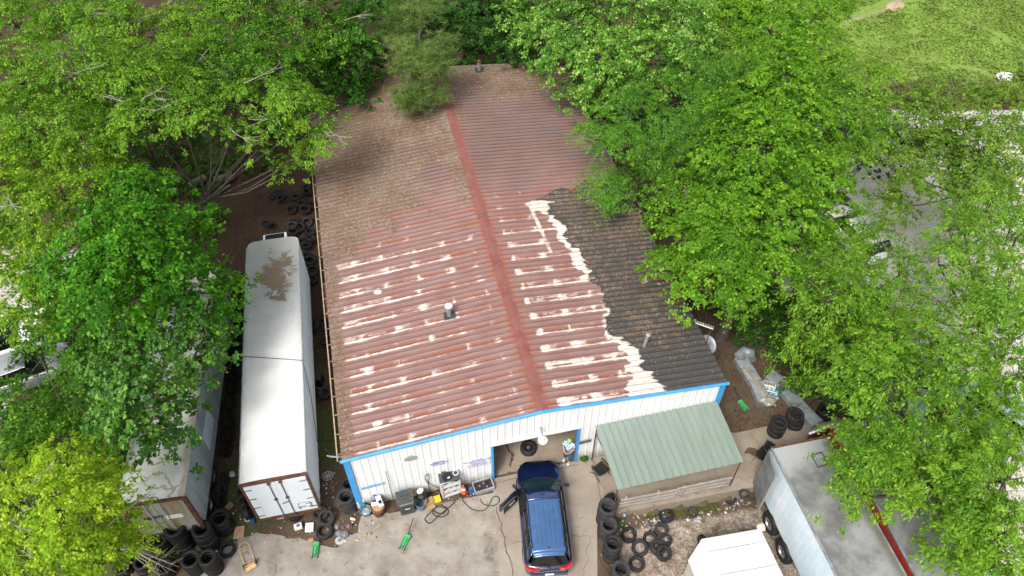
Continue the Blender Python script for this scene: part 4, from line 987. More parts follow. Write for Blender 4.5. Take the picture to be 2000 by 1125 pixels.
# ---------------------------------------------------------------- car
def car_paint():
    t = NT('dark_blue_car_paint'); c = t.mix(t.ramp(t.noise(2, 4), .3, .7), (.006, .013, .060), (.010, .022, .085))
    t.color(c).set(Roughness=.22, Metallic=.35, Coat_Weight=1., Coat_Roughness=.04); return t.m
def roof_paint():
    t = NT('sky_tinted_blue_car_roof'); c = t.mix(t.ramp(t.noise(1.5, 6, .6), .3, .7), (.05, .125, .29), (.075, .165, .35))  # lighter blue carries the sky's reflection in the colour
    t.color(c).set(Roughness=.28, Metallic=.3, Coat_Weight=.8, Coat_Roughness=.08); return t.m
M['paint'] = car_paint(); M['paintroof'] = roof_paint()
M['tail'] = mat('red_lamp_lens', (.55, .02, .03), .2, var=.05, coat=.6); M['lens'] = mat('clear_lamp_lens', (.5, .52, .55), .15, var=.05, coat=1)
M['cabin'] = mat('black_cabin_trim', (.012, .012, .013), .7)
# body: stations (y, half width, sill z, belt z, centre top z)
ST = [(-2.34, .60, .42, .80, .86), (-2.31, .74, .36, .88, .96), (-2.24, .86, .32, .94, 1.02), (-2.10, .915, .30, .98, 1.05), (-1.8, .935, .28, 1.0, 1.04), (-1.4, .94, .26, 1.0, 1.02), (-.9, .94, .26, .99, 1.0),
      (-.35, .94, .26, .98, 1.0), (.2, .94, .26, .97, 1.0), (.75, .935, .26, .965, 1.0), (1.02, .93, .26, .96, 1.05), (1.3, .925, .28, .945, 1.06), (1.6, .91, .30, .90, 1.0), (1.9, .875, .32, .83, .92), (2.1, .81, .34, .76, .84), (2.24, .70, .36, .68, .75), (2.33, .52, .40, .60, .64)]
def fine(ST, n):
    ys = np.array([s[0] for s in ST]); q = np.linspace(ys[0], ys[-1], n); q[1] = ys[1]; q[-2] = ys[-2]
    return [(y, *[float(np.interp(y, ys, [s[k] for s in ST])) for k in range(1, 5)]) for y in q]
SF = fine(ST, 61)
def section(y, w, zs, zb, zc):
    return [(w*.86, zs), (w*.96, zs+.03), (w*.985, zs+.14), (w, zs+.30), (w*.995, zb-.20), (w*.975, zb-.08), (w*.93, zb-.01), (w*.87, zb+.012), (w*.74, zb+(zc-zb)*.45+.008), (w*.5, zb+(zc-zb)*.82), (w*.24, zb+(zc-zb)*.96), (0, zc)]
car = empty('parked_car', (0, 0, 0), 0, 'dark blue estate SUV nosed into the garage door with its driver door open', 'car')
V = []; F = []; nP = 12; full = []
for (y, w, zs, zb, zc) in SF:
    s = section(y, w, zs, zb, zc); row = [(x, y, z) for x, z in s]+[(-x, y, z) for x, z in s[-2::-1]]
    full.append(row)
m_ = len(full[0]); wells = [(-1.42, .36), (1.42, .36)]
for i, row in enumerate(full):
    for j, (x, y, z) in enumerate(row):
        V.append((x, y, z))
for i in range(len(full)-1):
    for j in range(m_-1):
        c = sum((Vector(V[k]) for k in (i*m_+j, i*m_+j+1, (i+1)*m_+j+1, (i+1)*m_+j)), Vector())/4
        inwell = any(abs(c.y-wy) < .37 and c.z < .36+sqrt(max(0, .37**2-(c.y-wy)**2))+.0 for wy, _ in wells) and abs(c.x) > .7
        cabin = abs(c.x) < .80 and c.z > .9 and -2.0 < c.y < 1.0
        door = c.x < -.75 and .0 < c.y < 1.0 and c.z > .34
        if inwell or cabin or door: continue
        F.append((i*m_+j, (i+1)*m_+j, (i+1)*m_+j+1, i*m_+j+1))
F += [tuple(range(m_))]+[tuple(reversed(range((len(full)-1)*m_, len(full)*m_)))]
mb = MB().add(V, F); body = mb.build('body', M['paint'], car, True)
# dark liner of the cabin and wells
mb = MB().box((0, -.5, .40), (1.72, 3.1, .08)).box((0, 1.08, .68), (1.62, .08, .62)).box((0, -2.05, .68), (1.6, .06, .6))
mb.box((.86, -.5, .66), (.04, 3.0, .56)).box((-.86, -1.03, .66), (.04, 2.0, .56)).box((0, 1.55, .72), (1.2, .9, .2)).box((0, 2.0, .5), (1.0, .4, .25)); mb.box((0, .98, .93), (1.5, .30, .14))
mb.build('cabin_lining', M['cabin'], car)
def seat(x, y):
    h = MB().box((x, y, .55), (.5, .5, .2)).build('seat', M['darkgrey'], car, bevel=.05)
    MB().box((x, y-.28, .88), (.48, .14, .62), (radians(12), 0, 0)).build('seat_back', M['darkgrey'], h, bevel=.05); MB().box((x, y-.36, 1.28), (.26, .1, .18)).build('headrest', M['darkgrey'], h, bevel=.04)
seat(-.40, .18); seat(.40, .18); MB().box((0, -.85, .7), (1.3, .5, .3)).box((0, -1.12, .95), (1.3, .14, .55)).build('rear_seat', M['darkgrey'], car, bevel=.05)
mb = MB(); sw = [(-.40+.19*cos(2*pi*k/20), .62+.08*sin(2*pi*k/20), 1.02+.17*sin(2*pi*k/20)) for k in range(21)]
mb.tube(sw, .016, 6, False); mb.box((-.4, .64, 1.02), (.1, .05, .1)); mb.tube([(-.59, .62, 1.02), (-.21, .62, 1.02)], .012, 5); mb.build('steering_wheel', M['black'], car)
# roof panel (curved) and pillars
def rs(y): return float(np.interp(y, [-2.02, -1.9, -1.0, 0, .45, .62], [.60, .635, .665, .66, .635, .60])), float(np.interp(y, [-2.02, -1.85, -1.2, -.4, .2, .45, .62], [1.56, 1.615, 1.655, 1.665, 1.64, 1.60, 1.545]))
def curved(ys, xfrac, dz=0, ribs=False):
    vs = []; fs = []
    for y in ys:
        w, z = rs(y)
        for t in xfrac:
            rb = 0
            if ribs and -1.6 < y < -.05:
                for q in (-.55, -.28, 0, .28, .55): rb -= .012*math.exp(-((t-q)/.028)**2)
            vs.append((t*w, y, z-.085*abs(t)**2.6-.01*t*t+dz+rb))
    n = len(xfrac); 
    for i in range(len(ys)-1):
        for j in range(n-1): fs.append((i*n+j, i*n+j+1, (i+1)*n+j+1, (i+1)*n+j))
    return MB().add(vs, fs)
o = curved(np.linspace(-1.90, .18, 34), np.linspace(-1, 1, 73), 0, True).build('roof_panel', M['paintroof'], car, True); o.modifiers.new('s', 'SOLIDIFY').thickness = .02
o = curved(np.linspace(.185, .62, 8), np.linspace(-1, 1, 20), -.002).build('front_roof_panel', mat('blue_front_roof', (.012, .035, .14), .2, .3, .05, coat=1), car, True); o.modifiers.new('s', 'SOLIDIFY').thickness = .02  # front of the roof; the workshop's darker reflection is put into the colour
o = curved(np.linspace(-2.06, -1.905, 5), np.linspace(-.98, .98, 20), .012).build('spoiler', M['paintroof'], car, True); o.modifiers.new('s', 'SOLIDIFY').thickness = .03
def belt(y): return float(np.interp(y, [s[0] for s in SF], [s[1] for s in SF]))*.87, float(np.interp(y, [s[0] for s in SF], [s[3] for s in SF]))+.012
def side(y0b, y1b, y0t, y1t, s, nm, m, off=0., par=car):
    vs = []; n = 8
    for t in np.linspace(0, 1, n):
        yb = y0b+(y1b-y0b)*t; yt = y0t+(y1t-y0t)*t; bw, bz = belt(yb); tw, tz = rs(yt)
        for q in np.linspace(0, 1, 4): vs.append((s*((bw*(1-q)+tw*q)+.045*sin(q*pi)+off), yb*(1-q)+yt*q, (bz*(1-q)+(tz-.095)*q)))
    fs = [(i*4+j, i*4+j+1, (i+1)*4+j+1, (i+1)*4+j) for i in range(n-1) for j in range(3)]
    o = MB().add(vs, fs).build(nm, m, par, True); o.modifiers.new('s', 'SOLIDIFY').thickness = .012; return o
for s in (-1, 1):
    if s > 0: side(.97, .02, .42, -.04, s, 'side_window', M['tglass'])
    side(-.06, -.98, -.12, -.95, s, 'side_window', M['tglass']); side(-1.06, -1.78, -1.02, -1.55, s, 'side_window', M['tglass'])
    side(.02, -.06, -.04, -.12, s, 'pillar', M['cabin'], .004); side(-.98, -1.06, -.95, -1.02, s, 'pillar', M['cabin'], .004)
    side(-1.78, -2.1, -1.55, -1.95, s, 'pillar', M['paint'], .004)
    bw, bz = belt(1.12); tw, tz = rs(.55); MB().tube([(s*bw*.99, 1.14, bz-.01), (s*(bw+tw)/2+s*.03, .86, (bz+tz)/2), (s*tw*.98, .50, tz-.09)], [.045, .04, .035], 8).build('pillar', M['paint'], car, True)
    mb = MB(); mb.tube([(s*(rs(y)[0]-.035), y, rs(y)[1]-.035) for y in np.linspace(-1.75, .12, 12)], .016, 6); mb.build('roof_rail', M['black'], car)
def screen(yb, wb, zb, yt, wt, zt, nm, m, bow):
    vs = []; nx = 14
    for q in np.linspace(0, 1, 6):
        for t in np.linspace(-1, 1, nx):
            y = yb*(1-q)+yt*q-bow*t*t; z = zb*(1-q)+zt*q-.05*t*t*q; vs.append((t*(wb*(1-q)+wt*q), y, z))
    fs = [(i*nx+j, i*nx+j+1, (i+1)*nx+j+1, (i+1)*nx+j) for i in range(5) for j in range(nx-1)]
    return MB().add(vs, fs).build(nm, m, car, True)
screen(1.36, .80, 1.055, .60, .60, 1.55, 'windscreen', M['wglass'], .22)
screen(-2.26, .72, 1.06, -2.02, .60, 1.55, 'rear_window', M['tglass'], -.06)
mb = MB(); mb.tube([(t*.80, 1.40-.22*t*t, 1.05) for t in np.linspace(-1, 1, 12)], .022, 6); mb.build('cowl', M['black'], car)
mb = MB(); mb.tube([(.05, -2.33, 1.04), (-.12, -2.30, 1.15), (-.38, -2.27, 1.12)], .012, 5); mb.build('rear_wiper', M['black'], car)
mb = MB(); mb.lathe([(.03, 0), (.03, .02), (.012, .03), (.006, .12), (0, .125)], 10, (0, -1.78, 1.64)); mb.build('antenna', M['black'], car)
for s in (-1, 1):
    # tail lamps wrap round the corner, built as shells just proud of the body
    vs = []; 
    pts = [(.40, -2.345), (.60, -2.335), (.76, -2.28), (.865, -2.20), (.90, -2.08)]
    for x, y in pts: vs += [(s*(x+.015), y-.02, .80+.03), (s*(x*.985), y-.01, .955+.01*x)]
    n = len(pts); fs = [(2*i, 2*i+1, 2*i+3, 2*i+2) for i in range(n-1)]
    k0 = len(vs); vs += [(s*(x-.06), y+.08, .97) for x, y in pts]; fs += [(2*i+1, k0+i, k0+i+1, 2*i+3) for i in range(n-1)]
    o = MB().add(vs, fs).build('taillight', M['tail'], car, True); o.modifiers.new('s', 'SOLIDIFY').thickness = .01
    o = MB().lathe([(.0, .06), (.10, .05), (.15, 0), (.16, -.03)], 16).build('headlight', M['lens'], car, True); o.location = (s*.66, 2.14, .68); o.scale = (1.1, .9, .6); o.rotation_euler = (radians(-50), s*radians(20), 0)
    h = MB().box((0, 0, 0), (.22, .11, .14)).build('mirror', M['paint'], car, bevel=.035)
    h.location = (s*1.05, .98, 1.06); MB().box((-s*.11, .01, -.02), (.12, .05, .04)).build('mirror_stem', M['black'], h)
    for y in (-1.42, 1.42): wheel(car, (s*.82, y, .345), 0, .345, rimc='chrome', w=.22)
MB().box((0, -2.36, .60), (1.40, .08, .28)).build('rear_bumper', M['paint'], car, bevel=.035)
MB().box((0, -2.405, .66), (.34, .012, .15)).build('licence_plate', M['white'], car)
mb = MB(); mb.tube([(t*.62, -2.40+.0*t, .94) for t in (-1, 0, 1)], .012, 5); mb.build('tailgate_trim', M['chrome'], car)
for k, (x0, x1) in enumerate(((-.45, .45),)):
    mb = MB()
    for i in range(4): mb.box((0, 2.30, .50+i*.05), (.8-.06*i, .06, .018))
    mb.build('grille', M['black'], car)
# open driver's door, hinged at the front
dr = empty('x', (0, 0, 0)); bpy.data.objects.remove(dr)
mb = MB(); dv = []; 
ysd = np.linspace(0, -1.0, 9)
rows = []
for y in ysd:
    yy = 1.0+y; i = np.interp(yy, [s[0] for s in SF], range(len(SF))); w, zs, zb, zc = [float(np.interp(yy, [s[0] for s in SF], [s[k] for s in SF])) for k in (1, 2, 3, 4)]
    sec = section(yy, w, zs, zb, zc)[2:8]; rows.append([(-(x-.92), y, z) for x, z in sec])
n = len(rows[0])
for r in rows: dv += r
mb.add(dv, [(i*n+j, i*n+j+1, (i+1)*n+j+1, (i+1)*n+j) for i in range(len(rows)-1) for j in range(n-1)])
d = mb.build('door', M['paint'], car, True); md = d.modifiers.new('s', 'SOLIDIFY'); md.thickness = .09; md.offset = -1
d.location = (-.93, 1.0, 0); d.rotation_euler = (0, 0, radians(-47))
mb = MB(); mb.tube([(.03, 0, .97), (.16, -.28, 1.34), (.20, -.52, 1.50), (.205, -1.0, 1.54), (.03, -1.0, .97)], .022, 6); mb.build('window_frame', M['black'], d)
o = MB().add([(.035, -.02, .97), (.035, -.98, .97), (.20, -.98, 1.53), (.195, -.52, 1.48), (.15, -.27, 1.33)], [(0, 1, 2, 3, 4)]).build('side_window', M['tglass'], d)
MB().box((.13, -.55, .60), (.03, .8, .42)).build('door_trim', M['black'], d, bevel=.01); MB().box((.16, -.5, .72), (.05, .34, .05)).build('armrest', M['galv'], d, bevel=.01)
MB().box((-.03, -.85, .82), (.03, .18, .035)).build('handle', M['paint'], d, bevel=.01)
f_, r_ = at(1049, 903, .62), at(1073, 1121, .62); hv = (f_-r_).normalized(); k = (f_-r_).length/4.70
print('CAR k', k)
car.location = ((f_+r_)/2).xy.to_3d()+Vector((0, 0, .022)); car.rotation_euler = (0, 0, math.atan2(hv.y, hv.x)-pi/2); car.scale = (k, k, k)
for q in list(car.children):
    if q.name.startswith('mirror') and q.location.x < 0: 
        q.parent = None; q.location = (.93-1.05, -.02, 1.06); q.parent = d; q.location = (-.12, -.04, 1.06)
# ---------------------------------------------------------------- person leaning in the doorway
def skin(name, verts, edges, m, parent, sub=2, root=0):
    me = bpy.data.meshes.new(name); me.from_pydata([v[:3] for v in verts], edges, []); o = bpy.data.objects.new(name, me); COL.objects.link(o)
    o.modifiers.new('s', 'SKIN'); ss = o.modifiers.new('u', 'SUBSURF'); ss.levels = sub; ss.render_levels = sub
    for i, v in enumerate(verts):
        sv = me.skin_vertices[0].data[i]; sv.radius = (v[3], v[4] if len(v) > 4 else v[3]); sv.use_root = (i == root)
    bpy.context.view_layer.update(); e = bpy.data.meshes.new_from_object(o.evaluated_get(bpy.context.evaluated_depsgraph_get())); bpy.data.objects.remove(o)
    e.materials.clear(); e.materials.append(m); e.name = name
    q = link(bpy.data.objects.new(name, e), parent); e.polygons.foreach_set('use_smooth', [True]*len(e.polygons)); return q
pf = at(1108, 899, 0); ps = empty('person', (pf.x, pf.y, .03), YAW+radians(-35), 'person in a light blue checked shirt and jeans leaning on the blue door jamb', 'person')
# local: faces -y; hands meet before the belly
J = [(0, 0, .93, .145, .11), (0, .02, 1.12, .14, .105), (0, .03, 1.30, .155, .11), (0, .01, 1.43, .10, .085), (0, -.01, 1.50, .052), (0, -.02, 1.57, .062, .072), (0, -.025, 1.64, .078, .095), (0, -.02, 1.71, .060, .075),
     (-.19, .03, 1.38, .062), (-.25, -.02, 1.12, .045), (-.10, -.24, 1.02, .034), (-.03, -.29, 1.01, .026, .034),
     (.19, .03, 1.38, .062), (.25, -.02, 1.12, .045), (.12, -.22, 1.04, .034), (.05, -.28, 1.03, .026, .034),
     (-.10, 0, .84, .092), (-.12, -.03, .48, .062), (-.13, .03, .10, .042), (-.14, -.12, .05, .042, .03),
     (.10, 0, .84, .092), (.13, -.10, .50, .062), (.10, -.06, .10, .042), (.11, -.22, .05, .042, .03)]
E_ = [(0, 1), (1, 2), (2, 3), (3, 4), (4, 5), (5, 6), (6, 7), (2, 8), (8, 9), (9, 10), (10, 11), (2, 12), (12, 13), (13, 14), (14, 15), (0, 16), (16, 17), (17, 18), (18, 19), (0, 20), (20, 21), (21, 22), (22, 23)]
for s, i, hx, hy, hz in ((1, 11, -.03, -.29, 1.01), (-1, 15, .05, -.28, 1.03)):
    for k in range(4):
        b = len(J); J += [(hx+s*.03, hy-.012+.0*k, hz+.03-.018*k, .0095), (hx+s*.065, hy-.006, hz+.028-.019*k, .0085), (hx+s*(.088-.006*abs(k-1)), hy+.018, hz+.022-.019*k, .0075)]
        E_ += [(i, b), (b, b+1), (b+1, b+2)]
    b = len(J); J += [(hx+s*.01, hy+.01, hz+.045, .011), (hx+s*.035, hy+.005, hz+.06, .0095)]; E_ += [(i, b), (b, b+1)]
bd = skin('body', J, E_, M['skin'], ps)
mb = MB(); 
for s in (-1, 1): mb.lathe([(0, .008), (.008, .006), (.011, 0)], 8, (s*.03, -.112, 1.655), M=Matrix.Rotation(pi/2, 3, 'X'))
mb.tube([(-.022, -.112, 1.595), (.022, -.112, 1.595)], .005, 5); mb.build('eyes_and_mouth', M['black'], ps)
MB().tube([(0, -.115, 1.655), (0, -.132, 1.625), (0, -.115, 1.62)], [.008, .014, .01], 6).build('nose', M['skin'], ps, True)
for s in (-1, 1): MB().box((s*.082, -.02, 1.64), (.02, .035, .06)).build('ear', M['skin'], ps, bevel=.008)
t = NT('blue_checked_shirt'); ck = t.n('ShaderNodeTexChecker'); t.L(t.co(), ck.inputs[0]); ck.inputs['Scale'].default_value = 13; t.color(t.mix(t.ramp(t.noise(9, 3, .5), .42, .58), t.mix(ck.outputs['Fac'], (.10, .40, .78), (.30, .58, .85)), (.75, .82, .86))).set(Roughness=.9)
S_ = [(0, .0, .90, .165, .13), (0, .02, 1.12, .165, .128), (0, .03, 1.30, .17, .125), (0, .01, 1.425, .115, .095), (0, 0, 1.46, .07, .07), (-.20, .03, 1.385, .08), (-.245, .0, 1.20, .07), (.20, .03, 1.385, .08), (.245, .0, 1.20, .07)]
skin('shirt', S_, [(0, 1), (1, 2), (2, 3), (3, 4), (2, 5), (5, 6), (2, 7), (7, 8)], t.m, ps)
T_ = [(0, 0, .93, .152, .122), (-.10, 0, .84, .105), (-.12, -.03, .48, .078), (-.13, .03, .12, .060), (.10, 0, .84, .105), (.13, -.10, .50, .078), (.10, -.06, .12, .060)]
skin('jeans', T_, [(0, 1), (1, 2), (2, 3), (0, 4), (4, 5), (5, 6)], M['jeans'], ps)
for x, y in ((-.135, -.04), (.105, -.13)): MB().box((x, y, .045), (.105, .28, .09), taper=.8).build('shoe', M['white'], ps, bevel=.03)
MB().lathe([(0, 1.775), (.05, 1.77), (.088, 1.74), (.10, 1.70), (.102, 1.675)], 20, (0, -.015, .0)).build('cap', mat('lime_green_cap', (.30, .62, .10), .8), ps, True)
MB().lathe([(0, 0), (.075, 0), (.085, -.01)], 14, (0, -.12, 1.685)).build('cap_peak', mat('grey_cap_peak', (.33, .33, .32), .8), ps)
mb = MB(); mb.lathe([(.092, 1.69), (.094, 1.62), (.06, 1.56)], 16, (0, .0, 0)); mb.build('hair', mat('grey_hair', (.3, .28, .26), .9), ps, True).location = (0, .008, 0)
# wheels lying inside the garage
p = at(1032, 874, .2); e = empty('spare_wheel', (p.x, p.y, .13), .4, 'tyre on a black rim lying flat on the garage floor', 'wheel')
w_ = wheel(e, (0, 0, 0), 0, .37, rimc='black', w=.24); w_.rotation_euler = (0, pi/2, 0)
p = bl(DX1-.1, .95, .36); tyre((p.x, p.y, .36), 'dark tyre leaning inside the left garage door jamb', None, 1.1, (0, radians(75), YAW+.25), 'd')
mb = MB(); pts = [at(u, v, .04) for u, v in ((988, 866), (994, 880), (1001, 888), (1000, 897), (996, 908))]; mb.tube(pts, .02, 5)
for q in pts: mb.box(q, (.06, .12, .04), (0, 0, random.random()))
tag(mb.build('chain', M['rust']), 'rusty chain lying on the garage floor before the dark tyre', 'chain')
# ---------------------------------------------------------------- clutter along the front wall
def jack(u, v, rz, lab, hl=.95):
    p = ongr(u, v); e = empty('floor_jack', (p.x, p.y, .02 if v > 900 else 0), rz, lab, 'floor jack', 'green floor jacks')
    mb = MB()
    for s in (-1, 1): mb.box((s*.10, 0, .08), (.03, .62, .11), taper=.9)
    mb.box((0, .05, .075), (.18, .36, .03)); mb.box((0, .25, .11), (.22, .16, .10)); mb.build('frame', M['green'], e, bevel=.008)
    MB().box((0, -.02, .13), (.09, .40, .05), (.12, 0, 0)).build('lift_arm', M['green'], e, bevel=.01); MB().lathe([(0, .05), (.05, .05), (.055, 0)], 14, (0, -.24, .13)).build('saddle', M['steel'], e)
    for s in (-1, 1):
        MB().tube([(s*.12-.02, -.29, .035), (s*.12+.02, -.29, .035)], .035, 10).build('caster', M['black'], e); MB().tube([(s*.14-.015, .29, .045), (s*.14+.015, .29, .045)], .045, 10).build('caster', M['steel'], e)
    MB().tube([(0, .28, .12), (0, .28+hl*.55, .55*hl), (0, .28+hl*.62, .62*hl)], [.018, .018, .026], 8).build('handle', M['black'], e)
    return e
jack(617, 1076, .02, 'green floor jack standing near the tyres by the white trailer', .75)
jack(791, 1061, radians(-22), 'green floor jack lying in the middle of the concrete lot')
jack(1452, 795, radians(28), 'green floor jack on the brown dirt beside the right wall corner', .9)
# wheeled trash cart
p = at(795, 998, 0); e = empty('trash_cart', (p.x, p.y+.1, .012), YAW+.05, 'dark grey wheeled trash cart with cardboard in its open front', 'trash can')
mb = MB().box((0, 0, .52), (.56, .60, .9), taper=1.18); mb.build('bin_body', M['darkgrey'], e, bevel=.03)
mb = MB().box((0, .08, 1.03), (.70, .62, .06)).box((0, .05, 1.07), (.5, .12, .03)).box((0, .2, 1.07), (.5, .1, .03)); mb.build('lid', M['darkgrey'], e, bevel=.02).rotation_euler = (radians(4), 0, 0)
MB().box((0, -.27, 1.0), (.55, .1, .06), (.2, 0, .03)).build('cardboard_edge', M['card'], e); MB().box((.02, -.335, .62), (.2, .012, .05)).build('sticker', M['white'], e)
for s in (-1, 1): MB().tube([(s*.24, .28, .13), (s*.32, .28, .13)], .13, 14).build('wheel', M['black'], e)
def bucket(u, v, r, h, m, lab, name='bucket', fill=None, cat='bucket', t=1.15):
    p = at(u, v, 0); e = empty(name, (p.x, p.y, .012), random.random()*6, lab, cat)
    MB().lathe([(0, .01), (r*.9, .01), (r*t, h), (r*t+.02, h+.01), (r*t-.015, h), (r*.88, .04), (0, .035)], 24).build('shell', m, e, True)
    if fill: MB().lathe([(0, h-.06), (r*.6, h-.04), (r*1.08, h-.09)], 18).build('contents', fill, e)
    return e
b_ = bucket(741, 1001, .27, .62, M['rust'], 'rusty barrel heaped with rubbish and a white device', 'barrel', M['card'], 'barrel', 1.05)
p = at(741, 978, .75); o = MB().box((0, 0, 0), (.22, .48, .06)).build('device_case', M['white'], bevel=.02); o.location = (p.x, p.y, .72); o.rotation_euler = (.4, .2, .55); tag(o, 'white plastic case with a black window lying on the rusty barrel', 'plastic case')
MB().box((0, -.04, .035), (.13, .14, .01)).build('window', M['black'], o)
p = at(733, 965, .8); o = MB().box((0, 0, 0), (.2, .42, .05)).build('blue_box', M['bluep'], bevel=.01); o.location = (p.x, p.y, .74); o.rotation_euler = (.5, .1, .6); tag(o, 'blue and white carton leaning behind the white case on the barrel', 'carton')
p = at(731, 984, .7); o = MB().box((0, 0, 0), (.26, .16, .06)).build('white_scrap', M['white'], bevel=.02); o.location = (p.x, p.y, .68); o.rotation_euler = (.1, .1, .2); tag(o, 'small white scrap on top of the rusty barrel', 'scrap')
b_ = bucket(716, 1003, .20, .30, M['greyp'], 'low grey bucket with a clear bag in it left of the barrel', fill=M['galv'])
b_ = bucket(823, 991, .21, .50, M['greyp'], 'blue-grey bin holding a black bag right of the trash cart', 'waste_bin', None, 'trash can')
def blob(u, v, z, s, m, lab, cat, name, seed=0, nz=.35):
    bm = bmesh.new(); bmesh.ops.create_icosphere(bm, subdivisions=3, radius=1)
    for q in bm.verts:
        n = float(fbm(q.co.x*1.6+seed+9, q.co.y*1.6+q.co.z*1.3+5, seed)); q.co *= 1+(n-.5)*nz*2.4; q.co = Vector((q.co.x*s[0], q.co.y*s[1], q.co.z*s[2]))
    me = bpy.data.meshes.new(name); bm.to_mesh(me); bm.free(); me.materials.append(m); o = link(bpy.data.objects.new(name, me)); p = at(u, v, z); o.location = (p.x, p.y, z); o.rotation_euler = (0, 0, seed); return tag(o, lab, cat)
blob(824, 968, .58, (.24, .22, .16), M['black'], 'black rubbish bag stuffed in the blue-grey bin', 'bag', 'rubbish_bag', 3)
blob(821, 959, .76, (.15, .11, .06), M['white'], 'crumpled white paper on top of the black bag', 'paper', 'crumpled_paper', 4)
for u, v, w, d, h, rz, m, lab in ((812, 962, .42, .3, .42, .1, 'card', 'brown cardboard box behind the blue-grey bin'), (838, 975, .4, .3, .25, .2, 'card', 'brown cardboard box between the bin and the shelf'), (842, 985, .35, .22, .12, .3, 'card', 'flattened cardboard under the yellow case'),
                                  (847, 972, .62, .30, .16, .12, 'yellow', 'yellow plastic tool case lying by the shelf'), (704, 975, .34, .3, .55, .2, 'white', 'white box standing at the blue wall corner'), (709, 985, .2, .16, .42, .3, 'teal', 'teal container below the white corner box'),
                                  (782, 985, .3, .14, .2, .5, 'rust', 'rusty block left of the trash cart'), (920, 952, .15, .12, .32, .1, 'bluep', 'small blue and white jug beside the traffic cone')):
    p = at(u, v+6, h*.4); o = MB().box((0, 0, h/2), (w, d, h)).build({'card': 'cardboard_box', 'yellow': 'tool_case', 'white': 'plastic_box', 'teal': 'container', 'rust': 'metal_block', 'bluep': 'jug'}[m], M[m], bevel=.015)
    o.location = (p.x, p.y, .012); o.rotation_euler = (0, 0, YAW+rz); tag(o, lab, {'card': 'box', 'yellow': 'tool case', 'white': 'box', 'teal': 'container', 'rust': 'block', 'bluep': 'jug'}[m])
# grey plastic shelf with clutter on it
p = at(881, 966, .0); sh = empty('shelf_rack', (p.x, p.y+.12, .012), YAW+.12, 'grey plastic shelf rack loaded with dark parts below the small sign', 'shelf')
M['shelf'] = mat('light_grey_plastic', (.52, .53, .52), .6, dirt=(.35, .35, .32))
for k, z in enumerate((.08, .48, .88, 1.30)): MB().box((0, 0, z), (.86, .42, .05)).build('shelf_board', M['shelf'], sh, bevel=.01)
for x in (-.40, .40):
    for y in (-.18, .18): MB().tube([(x, y, 0), (x, y, 1.3)], .035, 8).build('post', M['shelf'], sh)
def onshelf(x, y, z, s, m, name, lab, cat, rot=(0, 0, 0), bev=.02):
    o = MB().box((0, 0, 0), s).build(name, m, bevel=bev); bpy.context.view_layer.update(); o.location = sh.matrix_world @ Vector((x, y, z)); o.rotation_euler = (rot[0], rot[1], rot[2]+YAW); return tag(o, lab, cat)
onshelf(0, 0, 1.36, (.88, .44, .06), M['darkgrey'], 'tray', 'black tray covering the top of the shelf rack', 'tray')
onshelf(-.1, -.02, 1.45, (.34, .3, .12), M['black'], 'engine_part', 'black engine cover on the top of the shelf rack', 'car part', (.1, .1, .5)); onshelf(-.2, .12, 1.50, (.16, .2, .08), M['darkgrey'], 'mirror_housing', 'wing mirror housing on the top of the shelf rack', 'car part', (.5, .2, .3))
onshelf(-.05, -.12, 1.52, (.1, .06, .02), M['white'], 'paper_scrap', 'white paper scraps on the shelf rack top', 'paper', (.2, 0, .4), .004)
ring = MB().tube([(.11*cos(a), .11*sin(a), 0) for a in np.linspace(0, 2*pi, 21)], .028, 8, False).build('filter_ring', M['shelf'], None, True); ring.location = sh.matrix_world @ Vector((.30, .05, 1.42)); tag(ring, 'pale ring-shaped filter at the right end of the shelf top', 'filter')
for i, (x, z, s, m, l, rz) in enumerate(((-.24, .58, .14, 'rust', 'rusty bearing', .2), (.0, .56, .12, 'steel', 'steel bracket', .9), (.25, .58, .15, 'rust', 'red-brown housing', .4), (-.2, .98, .13, 'darkgrey', 'dark alternator', 1.), (.08, .96, .12, 'steel', 'grey caliper', .1), (.28, .98, .14, 'black', 'black pump', .6), (-.2, .2, .15, 'orange', 'orange canister', .2), (.15, .18, .15, 'greyp', 'blue-grey canister', .2))):
    o = MB().lathe([(0, -s*.55), (s*.6, -s*.5), (s*.62, -s*.1), (s*.45, 0), (s*.5, s*.3), (s*.25, s*.5), (0, s*.5)], 10).box((s*.4, 0, 0), (s*.5, s*.4, s*.3)).build('car_part', M[m]); o.location = sh.matrix_world @ Vector((x, -.03, z)); o.rotation_euler = (rz, .3, rz)
    tag(o, f'{l} on the {"bottom" if z < .3 else ("second" if z < .7 else "third")} board of the shelf rack', 'car part')
# traffic cone
p = at(906, 962, 0); cn = empty('traffic_cone', (p.x, p.y, .012), YAW, 'orange traffic cone with white band beside the shelf rack', 'cone')
MB().box((0, 0, .015), (.36, .36, .03)).build('base', M['black'], cn, bevel=.01); MB().lathe([(.14, .03), (.09, .30)], 20).lathe([(.062, .43), (.03, .62), (0, .63)], 20).build('cone_shell', M['orange'], cn, True); MB().lathe([(.092, .295), (.06, .435)], 20).build('band', M['white'], cn, True)
o = MB().lathe([(0, .0), (.07, .0), (.08, .12), (.05, .17), (.02, .2), (.02, .26), (0, .26)], 14).build('oil_bottle', M['red'], None, True); o.location = at(901, 945, .1)+Vector((0, .1, -.08)); tag(o, 'small red bottle behind the traffic cone', 'bottle')
